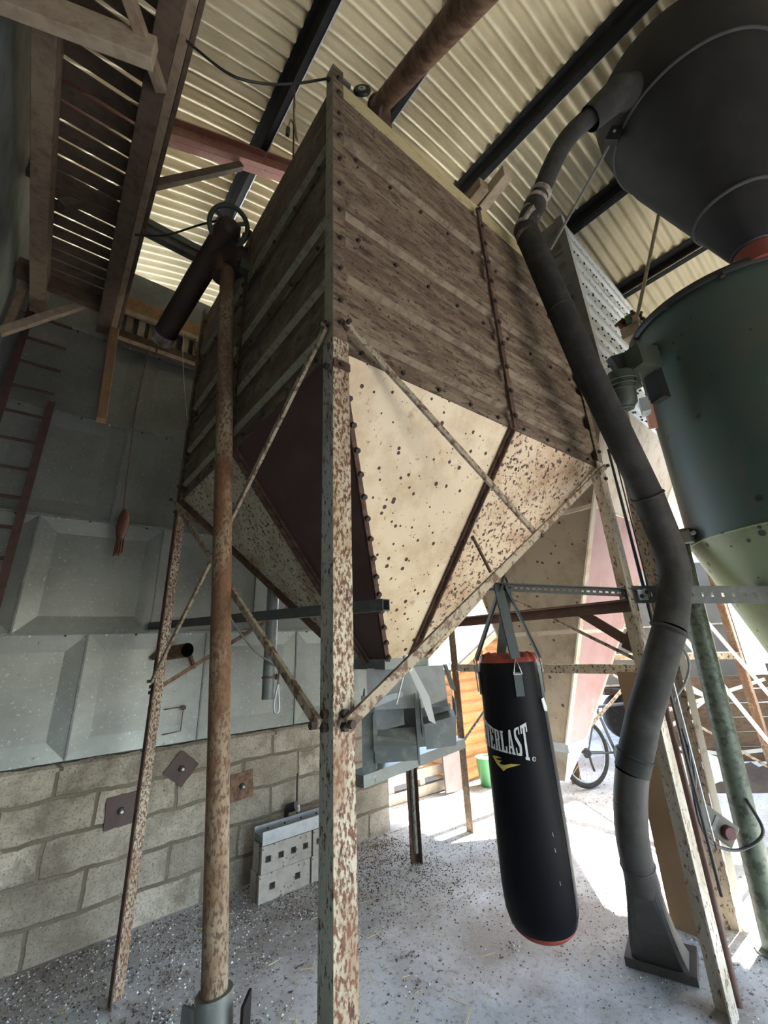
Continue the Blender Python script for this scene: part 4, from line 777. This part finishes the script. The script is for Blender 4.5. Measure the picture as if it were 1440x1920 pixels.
b = MB(); b.box((3.065, 1.30, .645), (.022, .21, 1.28), M['card']); single(b, 'hardboard_sheet', (3.065, 1.3, .005), 'tall brown hardboard sheet standing between duct and pale leg', 'board', None, None, .003)

# ------------------------------------------------------------------ green mixer and charcoal cyclone
MX_, MY_ = 3.585, .311
t = thing('grain_mixer', (MX_, MY_, 0), 'large dark green cylindrical mixer tank on pipe legs at right', 'mixer')
mc = V((MX_, MY_, 0))
b = MB(); b.lathe([(.612, 2.03), (.606, 2.4), (.600, 3.0), (.600, 3.60)], mc, M['mixer'], 96, cap=False); b.build('tank', t)
b = MB(); b.lathe([(.615, 2.035), (.14, .62), (.13, .55)], mc, M['mixer_cone'], 96, cap=False); b.torus((MX_, MY_, 2.035), .613, .006, M['mixer_cone'], (0, 0, 1), 80); o = b.build('cone', t); o['label'] = 'olive green cone below the tank'
b = MB(); b.lathe([(.62, 3.585), (.632, 3.60), (.632, 3.63), (.58, 3.635), (.10, 3.70), (.001, 3.70)], mc, M['black'], 96, cap=False)
for k in range(12): a = k * PI / 6 + .2; b.bolt((MX_ + .626 * math.cos(a), MY_ + .626 * math.sin(a), 3.60), (0, 0, -1), M['bolt'], .016, .03)
b.build('lid', t)
b = MB(); b.lathe([(.13, .36), (.13, .56)], mc, M['mixer'], 30); b.build('outlet_box', t)
for k, (fx_, fy_, tx_, ty_) in enumerate(((3.20, .985, 3.225, .90), (4.15, .75, 4.12, .70), (3.25, -.33, 3.27, -.28), (4.1, -.2, 4.08, -.15))):
    b = MB(); b.tube([(fx_, fy_, 0), (tx_, ty_, 2.12)], .058, M['mixer_leg'], 20); b.lathe([(.09, 0), (.09, .012)], (fx_, fy_, 0), M['mixer_leg'], 20); b.build('leg', t)
b = MB(); b.box((3.215, .86, 2.10), (.10, .10, .06), M['mixer_leg']); b.box((3.17, .83, 2.07), (.06, .05, .07), M['galv_dark']); b.bolt((3.17, .80, 2.09), (-.5, -.8, 0), M['galv_bright'], .014, .02); b.build('leg_bracket', t)
b = MB(); b.lathe([(.075, -.13), (.082, -.11), (.082, .09), (.06, .12)], (2.80, .85, 3.03), M['motor'], 24, (.10, .15, -1))
for k in range(5): b.torus((2.80 + .008 * (k - 2), .85 + .012 * (k - 2), 3.03 - .03 * (k - 2)), .083, .006, M['motor'], (.10, .15, -1), 24)
for k in range(3): b.torus((2.812, .868, 2.905), .02 + .018 * k, .005, M['motor'], (.1, .15, -1), 20)
b.box((2.84, .80, 3.10), (.09, .10, .12), M['motor']); b.build('drive_motor', t)
b = MB(); b.box((2.90, .74, 3.23), (.17, .20, .16), M['motor'], None, -.4); b.bar((2.78, .86, 3.24), (3.20, .62, 3.42), .05, .10, M['black']); b.prism([(2.76, .90, 3.22), (2.90, .80, 3.27), (3.02, .72, 3.40), (3.12, .66, 3.44), (3.14, .64, 3.36)], (.05, .06, 0), M['black']); b.box((2.99, .70, 3.10), (.06, .10, .30), M['black'], None, -.4); b.build('belt_guard', t)
b = MB(); b.tube([(2.99, .78, 2.98), (3.04, .80, 2.80)], .028, M['copper'], 12); b.build('copper_pipe', t)
b = MB(); b.box((2.95, .79, 2.93), (.09, .05, .10), M['galv_bright'], None, .4); b.build('junction_box', t)

CX, CY = 3.121, .015
t = thing('dust_cyclone', (CX, CY, 3.70), 'big charcoal cyclone with a conical bottom sitting on the green mixer', 'cyclone')
cc = V((CX, CY, 0))
b = MB(); b.lathe([(.105, 3.70), (.14, 3.78), (.475, 4.78), (.53, 5.0), (.565, 5.22)], cc, M['cyclone'], 96, cap=False); b.build('cone', t)
b = MB(); b.lathe([(.565, 5.22), (.575, 5.30), (.575, 5.42), (.54, 5.46), (.001, 5.46)], cc, M['cyclone'], 96, cap=False); b.build('drum', t)
b = MB(); b.torus((CX, CY, 4.98), .527, .012, M['cyclone_seam'], (0, 0, 1), 80, 6); b.build('weld_seam', t)
b = MB(); b.torus((CX, CY, 4.06), .236, .012, M['cyclone_seam'], (0, 0, 1), 60, 6); b.build('weld_seam', t)
b = MB(); b.tube([(CX, CY, 3.60), (CX, CY, 3.75)], .112, M['red_sleeve'], 32); b.torus((CX, CY, 3.73), .114, .010, M['black'], (0, 0, 1), 32); o = b.build('rubber_sleeve', t); o['label'] = 'dull red rubber sleeve'
b = MB(); b.bar((2.72, .38, 5.02), (2.68, .44, 4.90), .05, .09, M['cyclone']); b.bolt((2.68, .40, 4.97), (-.6, -.5, 0), M['galv_bright']); b.build('lug', t)
b = MB(); b.tube([(2.63, .40, 5.06), (2.90, .95, 4.55), (2.672, 1.06, 4.30)], .010, M['strut_grey'], 8) if False else b.tube([(2.70, .44, 4.93), (2.66, 1.02, 4.38)], .010, M['strut_grey'], 8); single(b, 'stay_rod', (2.70, .44, 4.93), 'thin grey stay rod from the cyclone to the bin', 'rod')
b = MB(); b.tube([(3.55, .33, 5.10), (3.42, .78, 3.95)], .014, M['timber_pale'], 8); b.box((3.42, .80, 3.93), (.05, .05, .06), M['timber_pale']); single(b, 'stay_rod', (3.42, .78, 3.9), 'pale stay rod between cyclone and the pale ribbed bin', 'rod')
b = MB()
for k in range(16):
    a = k * 2.39; r0 = .09 * math.sqrt(k / 16); p = V((3.52 + r0 * math.cos(a), .86 + r0 * math.sin(a), 3.93 + .02 * (k % 4))); b.tube(arc_pts([p, p + V((.05 * math.cos(a * 3), .05 * math.sin(a * 3), .05)), p + V((.10 * math.cos(a * 2), .06 * math.sin(a * 2), .02))], 4), .014, M['brown_pipe'] if k % 3 else M['twine_red'], 6)
b.box((3.5, .86, 3.86), (.16, .14, .10), M['timber_pale']); b.box((3.42, .84, 3.95), (.05, .05, .08), M['plastic_green'])
single(b, 'rag_heap', (3.5, .86, 3.8), 'tangle of brown rags and rope wedged between ribbed bin and mixer lid', 'rags')
# ------------------------------------------------------------------ the yard beyond
t = thing('garden_shed', (5.25, 4.9, 0), 'orange log-lap garden shed with a grey felt roof in the yard', 'shed')
sx0, sx1, sy0, sy1, ez, az = 4.22, 6.28, 3.95, 6.4, 1.22, 1.72; sm = (sx0 + sx1) / 2
b = MB(); n = 12; hh = ez / 10.
b.prism([(sx0, sy0 + .03, 0), (sx1, sy0 + .03, 0), (sx1, sy0 + .03, ez), (sm, sy0 + .03, az), (sx0, sy0 + .03, ez)], (0, .03, 0), M['shed_log'])
z = 0
while z < az - .06: # bulging boards
    f = 0 if z < ez else (z + .06 - ez) / (az - ez); xa = sx0 + f * (sm - sx0); xb_ = sx1 - f * (sx1 - sm)
    b.prism([(xa, sy0 + .035, z + .004), (xa, sy0 + .012, z + .025), (xa, sy0 + .002, z + .06), (xa, sy0 + .012, z + .095), (xa, sy0 + .035, z + .116)], (xb_ - xa, 0, 0), M['shed_log']); z += .118
b.build('gable_wall', t)
b = MB(); z = 0; b.box((sx0 + .04, (sy0 + sy1) / 2, ez / 2), (.03, sy1 - sy0, ez), M['shed_log'])
while z < ez - .05: b.prism([(sx0 + .035, sy0, z + .004), (sx0 + .005, sy0, z + .04), (sx0 + .005, sy0, z + .08), (sx0 + .035, sy0, z + .116)], (0, sy1 - sy0, 0), M['shed_log']); z += .118
b.build('side_wall', t)
b = MB(); b.box((sx1 - .04, (sy0 + sy1) / 2, ez / 2), (.03, sy1 - sy0, ez), M['shed_log']); b.box((sm, sy1 - .03, .6), (sx1 - sx0, .03, 1.2), M['shed_log']); b.build('side_wall', t)
for s, xe in ((-1, sx0 - .12), (1, sx1 + .12)):
    ze = ez - .12 * (az - ez) / (sm - sx0); b = MB(); b.prism([(sm, sy0 - .10, az + .02), (xe, sy0 - .10, ze + .02), (xe, sy0 - .10, ze + .05), (sm, sy0 - .10, az + .055)], (0, sy1 - sy0 + .2, 0), M['felt']); b.build('roof_slope', t)
    b = MB(); b.prism([(sm, sy0 - .12, az + .02), (xe, sy0 - .12, ze + .02), (xe, sy0 - .12, ze - .04), (sm, sy0 - .12, az - .05)], (0, .02, 0), M['shed_trim']); b.build('barge_board', t)
for x, w in ((sx0 + .02, .09), (4.86, .07), (5.6, .07), (sx1 - .02, .09)):
    b = MB(); b.box((x, sy0 - .015, .60 if x < 4.5 or x > 6 else .72), (w, .03, 1.2 if x < 4.5 or x > 6 else 1.4), M['shed_trim']); b.build('corner_trim', t)
b = MB(); b.tube(arc_pts([(4.62, sy0 - .02, 1.46), (4.63, sy0 - .03, 1.2), (4.66, sy0 - .02, .92)]), .008, M['black'], 6); b.build('cable', t)

def pallet(loc, rz, tilt, label):
    t = thing('pallet', loc, label, 'pallet'); R = Matrix.Rotation(rz, 3, 'Z') @ Matrix.Rotation(tilt, 3, 'X'); o = V(loc)
    for k in range(6):
        b = MB(); b.box(o + R @ V((0, 0, .05 + k * .155)), (.95, .018, .09), M['pallet'], R); b.build('slat', t)
    for x in (-.42, 0, .42):
        b = MB(); b.box(o + R @ V((x, .045, .44)), (.07, .07, .88), M['pallet'], R); b.build('bearer', t)
    for k in (0, 3, 5):
        b = MB(); b.box(o + R @ V((0, .09, .05 + k * .155)), (.95, .018, .09), M['pallet'], R); b.build('slat', t)
pallet((3.66, 3.98, .0), -.05, -.10, 'weathered pallet standing on edge between block wall and shed')
b = MB(); b.box((4.02, 3.86, .26), (.34, .02, .52), M['oxide'], Matrix.Rotation(-.14, 3, 'X') @ Matrix.Rotation(.1, 3, 'Y')); single(b, 'steel_sheet', (4.02, 3.86, 0), 'red brown steel sheet leaning by the shed corner', 'sheet')
t = thing('plastic_tub', (4.40, 3.70, 0), 'green plastic tub with yellow contents by the shed', 'tub')
b = MB(); b.lathe([(.10, 0), (.125, .27), (.135, .28), (.12, .275), (.10, .03)], (4.40, 3.70, 0), M['plastic_green'], 28, cap=True); b.build('tub_body', t)
b = MB(); b.lathe([(.001, .27), (.10, .265), (.11, .24)], (4.40, 3.70, 0), M['yellow'], 20, cap=False); o = b.build('contents', t); o['label'] = 'yellow contents'

# bicycle
RW = V((5.0, 2.83, .335)); hd = V((.95, -.31, 0)); FW = RW + hd * 1.04; sd = V((-.31, -.95, 0)).normalized()
t = thing('bicycle', (RW.x + .5, RW.y - .16, 0), 'parked bicycle with a red rear reflector in the shade behind the punch bag', 'bicycle')
for wc_ in (RW, FW):
    b = MB(); b.torus(wc_, .305, .026, M['tyre'], sd, 48, 8); wo = b.build('wheel', t)
    b = MB(); b.torus(wc_, .276, .010, M['galv_bright'], sd, 48, 6); b.build('rim', wo)
    b = MB(); x, y, _ = basis(sd); b.lathe([(.02, -.05), (.02, .05)], wc_, M['frame_grey'], 12, sd)
    for k in range(18): a = k * 2 * PI / 18; b.tube([wc_ + sd * (.03 if k % 2 else -.03), wc_ + (x * math.cos(a) + y * math.sin(a)) * .27], .0022, M['galv_bright'], 5)
    b.build('spokes', wo)
BBk = RW + hd * .44 + V((0, 0, -.05)); ST = RW + hd * .28 + V((0, 0, .42)); HT = RW + hd * .80 + V((0, 0, .42)); HB = RW + hd * .85 + V((0, 0, .26))
b = MB()
for p, q, r in ((BBk, ST, .016), (ST, HT, .016), (BBk, HB, .019), (HT, HB, .018), (HB, FW + sd * .05, .013), (HB, FW - sd * .05, .013), (ST, RW + sd * .05, .009), (ST, RW - sd * .05, .009), (BBk, RW + sd * .05, .011), (BBk, RW - sd * .05, .011)): b.tube([p, q], r, M['frame_grey'], 10)
b.build('frame', t)
b = MB(); sp = ST + V((0, 0, .16)) - hd * .05; b.tube([ST, sp], .012, M['chrome'], 8); b.build('seat_post', t)
b = MB(); b.prism([sp - hd * .15 + sd * .07, sp - hd * .15 - sd * .07, sp + hd * .02 - sd * .03, sp + hd * .13 - sd * .018, sp + hd * .13 + sd * .018, sp + hd * .02 + sd * .03], (0, 0, .05), M['black']); b.build('saddle', t, .012)
b = MB(); hb = HT + V((0, 0, .14)) - hd * .03; b.tube([HT, hb], .013, M['chrome'], 8); b.tube([hb + sd * .28 - hd * .05, hb + sd * .12, hb - sd * .12, hb - sd * .28 - hd * .05], .012, M['black'], 8); b.build('handlebar', t)
b = MB(); b.lathe([(.09, 0), (.09, .006)], BBk + sd * .05, M['frame_grey'], 28, sd); b.bar(BBk + sd * .07, BBk + sd * .07 + V((.08, 0, -.14)), .02, .015, M['chrome']); b.bar(BBk - sd * .07, BBk - sd * .07 + V((-.08, 0, .14)), .02, .015, M['chrome']); b.build('crankset', t)
b = MB(); b.lathe([(.05, 0), (.035, .03)], RW + sd * .03, M['black'], 20, sd); b.tube([RW + sd * .06, RW + sd * .06 + V((.02, 0, -.10)), RW + sd * .06 + V((.05, 0, -.17))], .012, M['black'], 8); b.build('derailleur', t)
b = MB(); b.box(ST - hd * .02 + V((0, 0, .03)), (.05, .05, .035), M['red_lamp'], None, .4); b.build('rear_reflector', t)
b = MB(); rk = RW + V((0, 0, .40)); b.tube([rk - hd * .12 + sd * .05, ST + sd * .04 + V((0, 0, -.02))], .006, M['black'], 6); b.tube([rk - hd * .12 - sd * .05, ST - sd * .04 + V((0, 0, -.02))], .006, M['black'], 6); b.build('carrier_rack', t)

# cream trailer body, planks, white frame, earth
t = thing('trailer_body', (7.9, 3.2, 0), 'big cream panelled trailer body with a sloping end, behind the bins', 'trailer')
p, q = V((6.99, 3.57, 0)), V((8.75, 2.02, 0)); d = (q - p).normalized(); nrm = V((d.y, -d.x, 0)); nrm = nrm if nrm.dot(V((1, 1, 0))) > 0 else -nrm; ln = (q - p).length
zs = [.80, 1.20, 1.62, 2.04, 2.6]
for i in range(4):
    a0, a1 = .66 * (zs[i] - .8) / .86, .66 * (zs[i + 1] - .8) / .86; b = MB(); g = .012
    b.prism([p + d * a0 + V((0, 0, zs[i] + g)), q + V((0, 0, zs[i] + g)), q + V((0, 0, zs[i + 1])), p + d * a1 + V((0, 0, zs[i + 1]))], nrm * 1.8, M['cream_panel']); b.build('side_panel', t)
    b = MB(); b.bar(p + d * a0 + V((0, 0, zs[i])) - nrm * .01, q + V((0, 0, zs[i])) - nrm * .01, .03, .025, M['hopper_pale']); b.build('panel_rail', t)
b = MB(); b.prism([p + d * .15 + nrm * .1 + V((0, 0, .66)), q + nrm * .1 + V((0, 0, .66)), q + nrm * .1 + V((0, 0, .80)), p + d * .15 + nrm * .1 + V((0, 0, .80))], nrm * 1.5, M['timber_dark']); b.build('chassis', t)
for f in (.5, 1.7):
    b = MB(); b.lathe([(.30, 0), (.33, .03), (.33, .17), (.30, .20)], p + d * f + nrm * .25 + V((0, 0, .33)), M['tyre'], 32, nrm); b.build('wheel', t)
t = thing('plank_fence', (7.2, 1.6, 0), 'brown horizontal plank fence in the shade at the right', 'fence')
p, q = V((6.35, 2.55, 0)), V((8.3, .35, 0)); d = (q - p).normalized(); nn_ = V((d.y, -d.x, 0))
for k in range(6):
    b = MB(); b.bar(p + V((0, 0, .13 + k * .155)), q + V((0, 0, .13 + k * .155)), .03, .148, M['fence_wood']); b.build('plank', t)
for f in (.2, 1.5, 2.8):
    b = MB(); b.box(p + d * f - nn_ * .06 + V((0, 0, .55)), (.08, .08, 1.1), M['timber_dark'], None, math.atan2(d.y, d.x)); b.build('post', t)
b = MB(); n = 26; vs = []; fs = []
for i in range(n + 1):
    for j in range(13):
        u, v = i / n, j / 12; pt = V((5.55, 2.0, 0)).lerp(V((7.2, .2, 0)), u) + V((.55, .45, 0)) * v; hgt = .16 * math.sin(PI * v) * (math.sin(PI * u) ** .5) * (.6 + .6 * random.random()); vs.append((pt.x, pt.y, .004 + hgt))
for i in range(n):
    for j in range(12): a = i * 13 + j; fs.append((a, a + 1, a + 14, a + 13))
b.add(vs, fs, M['soil'], True); tag(b.build('earth_heap'), 'low dark strip of loose earth before the plank fence', 'earth', None, 'stuff')
t = thing('tube_frame', (6.43, 1.95, 0), 'white tube frame with spokes meeting on a brown post, beyond the mixer leg', 'frame')
hub = V((6.43, 1.95, .78))
b = MB(); b.bar((6.40, 1.98, 0), (6.44, 1.94, 1.0), .05, .05, M['timber']); b.build('post', t)
for e in ((5.95, 2.36, 1.22), (5.98, 2.33, 1.02), (6.05, 2.36, .64), (6.10, 2.30, .50), (6.95, 1.48, .95), (6.95, 1.50, .24), (5.96, 2.40, .30)):
    b = MB(); h2 = hub if e[2] > .4 else V((6.43, 1.95, .20)) ; b.bar(h2, e, .012, .035, M['white_tube']); b.build('spoke', t)
b = MB(); b.prism([(6.46, 1.93, .40), (6.60, 1.82, .42), (6.46, 1.93, .74)], (.01, .01, 0), M['tag_white']); b.build('white_flag', t)
for (p_, q_, lab) in (((4.7, 1.35, 1.75), (5.55, .92, .35), 'long thin white tube slanting down right of the mixer leg'),):
    b = MB(); b.tube([p_, q_], .016, M['white_tube'], 8); single(b, 'white_tube', q_, lab, 'tube')
for k, (x, y, z) in enumerate(((5.62, 2.2, 0), (5.74, 1.96, 0))):
    b = MB(); b.prism([(x, y, z + .004), (x + .16, y - .12, z + .02), (x + .14, y - .1, z + .28), (x + .03, y - .02, z + .33)], (.01, .012, 0), M['tag_white']); single(b, 'plastic_sheet', (x, y, z), ('white plastic scrap standing on the floor behind the pale leg', 'white plastic scrap leaning further right behind the pale leg')[k], 'scrap')
# leafy bush in the sun
def bush(c, r, label, n=900):
    b = MB()
    for k in range(n):
        u = V((random.gauss(0, 1), random.gauss(0, 1), random.gauss(0, 1))).normalized() * (r * random.uniform(.5, 1.05)); u.z *= 1.1; p = V(c) + u
        a = V((random.gauss(0, 1), random.gauss(0, 1), random.gauss(0, 1))).normalized() * .07; a2_ = u.cross(a).normalized() * .03; b.add([p - a, p + a2_, p + a, p - a2_], [(0, 1, 2, 3)], M['leaf'])
    b.tube([(c[0], c[1], 0), c], .03, M['timber'], 8); single(b, 'bush', (c[0], c[1], 0), label, 'bush')
bush((9.6, 6.0, 1.0), .9, 'leafy green bush in the bright yard beyond the bins')

# grit and husks on the floor (nobody could count them)
b = MB(); rnd = random.Random(3)
def chip(x, y, s, m):
    a = rnd.uniform(0, 6.28); q = [V((x + s * rnd.uniform(.5, 1) * math.cos(a + k * 2.09), y + s * rnd.uniform(.5, 1) * math.sin(a + k * 2.09), .001)) for k in range(3)] + [V((x, y, s * rnd.uniform(.5, 1.0)))]
    b.add(q, [(0, 1, 3), (1, 2, 3), (2, 0, 3)], M[m])
def scatter(n, fx, fy, s0, s1, ms):
    for k in range(n): chip(fx(), fy(), rnd.uniform(s0, s1), rnd.choice(ms))
MSs = ['chip_white', 'chip_dark', 'chip_grey', 'chip_grey', 'chip_dark', 'chip_white']
MSs += ['chip_grey', 'chip_earth', 'chip_earth', 'chip_earth']
scatter(9000, lambda: rnd.uniform(-.2, 2.75), lambda: 3.53 - abs(rnd.gauss(0, .50)), .003, .010, MSs)
for k in range(170): # loose clumps
    cx, cy, cs = rnd.uniform(-.1, 2.7), 3.45 - abs(rnd.gauss(0, .75)), rnd.uniform(.02, .08)
    scatter(rnd.randint(12, 40), lambda: rnd.gauss(cx, cs), lambda: min(3.53, rnd.gauss(cy, cs)), .003, .011, MSs)
MSl = ['chip_white', 'chip_white', 'chip_grey', 'chip_earth', 'chip_dark', 'chip_grey', 'chip_white']
scatter(3000, lambda: rnd.gauss(2.70, .40), lambda: min(3.5, rnd.gauss(2.85, .45)), .003, .009, MSl)
scatter(1700, lambda: rnd.gauss(3.0, .30), lambda: rnd.gauss(1.35, .40), .003, .008, MSl)
scatter(700, lambda: rnd.uniform(.4, 3.6), lambda: rnd.uniform(.9, 3.4), .003, .008, MSs)
scatter(800, lambda: rnd.uniform(3.0, 6), lambda: rnd.uniform(2.2, 3.8), .005, .012, MSs)
tag(b.build('gravel'), 'white and dark grit and husks strewn over the floor', 'grit', None, 'stuff')
b = MB()
for k in range(70):
    x, y, a, l = rnd.uniform(.3, 2.6), rnd.uniform(1.6, 3.3), rnd.uniform(0, 6.28), rnd.uniform(.03, .10); b.bar((x, y, .006), (x + l * math.cos(a), y + l * math.sin(a), .012), .003, .003, M['chip_straw'])
tag(b.build('straw'), 'loose straw stalks on the floor by the block wall', 'straw', None, 'stuff')

# ------------------------------------------------------------------ light
w = bpy.data.worlds.new('sky'); bpy.context.scene.world = w; w.use_nodes = True; nt = w.node_tree; bg = nt.nodes['Background']
sky = nt.nodes.new('ShaderNodeTexSky'); sky.sky_type = 'NISHITA'; sky.sun_disc = False; sky.sun_elevation = math.radians(48); sky.sun_rotation = math.radians(115); sky.air_density = 1.0; sky.dust_density = 1.5
L(nt, sky.outputs[0], bg.inputs['Color']); bg.inputs['Strength'].default_value = SKY
sl = bpy.data.lights.new('sun', 'SUN'); sl.energy = SUN; sl.angle = math.radians(.6); sl.color = (1, .95, .86); so = bpy.data.objects.new('sun', sl); C.objects.link(so)
so.rotation_euler = V((-.72, .06, -.94)).to_track_quat('-Z', 'Y').to_euler(); so.location = (12, -4, 14)

# ------------------------------------------------------------------ camera
yaw, pitch, roll = .8749, .3609, -.0475
F = V((math.cos(pitch) * math.cos(yaw), math.cos(pitch) * math.sin(yaw), math.sin(pitch))); Rv = V((math.sin(yaw), -math.cos(yaw), 0)); Uv = Rv.cross(F)
R2 = Rv * math.cos(roll) + Uv * math.sin(roll); U2 = -Rv * math.sin(roll) + Uv * math.cos(roll)
cam = bpy.data.cameras.new('camera'); co = bpy.data.objects.new('camera', cam); C.objects.link(co)
co.matrix_world = Matrix(((R2.x, U2.x, -F.x, 0), (R2.y, U2.y, -F.y, 0), (R2.z, U2.z, -F.z, 1.5), (0, 0, 0, 1)))
cam.sensor_fit = 'VERTICAL'; cam.sensor_height = 36; cam.lens = 795.14 * 36 / 1920; cam.shift_x = (720 - 723.8) / 1920; cam.shift_y = (913.58 - 960) / 1920; cam.clip_start = .02; cam.clip_end = 200
sc = bpy.context.scene; sc.camera = co
sc.view_settings.view_transform = 'Standard'; sc.view_settings.look = 'None'; sc.view_settings.exposure = EXPO; sc.view_settings.gamma = 1; sc.view_settings.use_curve_mapping = False
sc.cycles.max_bounces = 10; sc.cycles.diffuse_bounces = 6; sc.cycles.glossy_bounces = 3; sc.cycles.sample_clamp_indirect = 8; sc.cycles.use_denoising = True
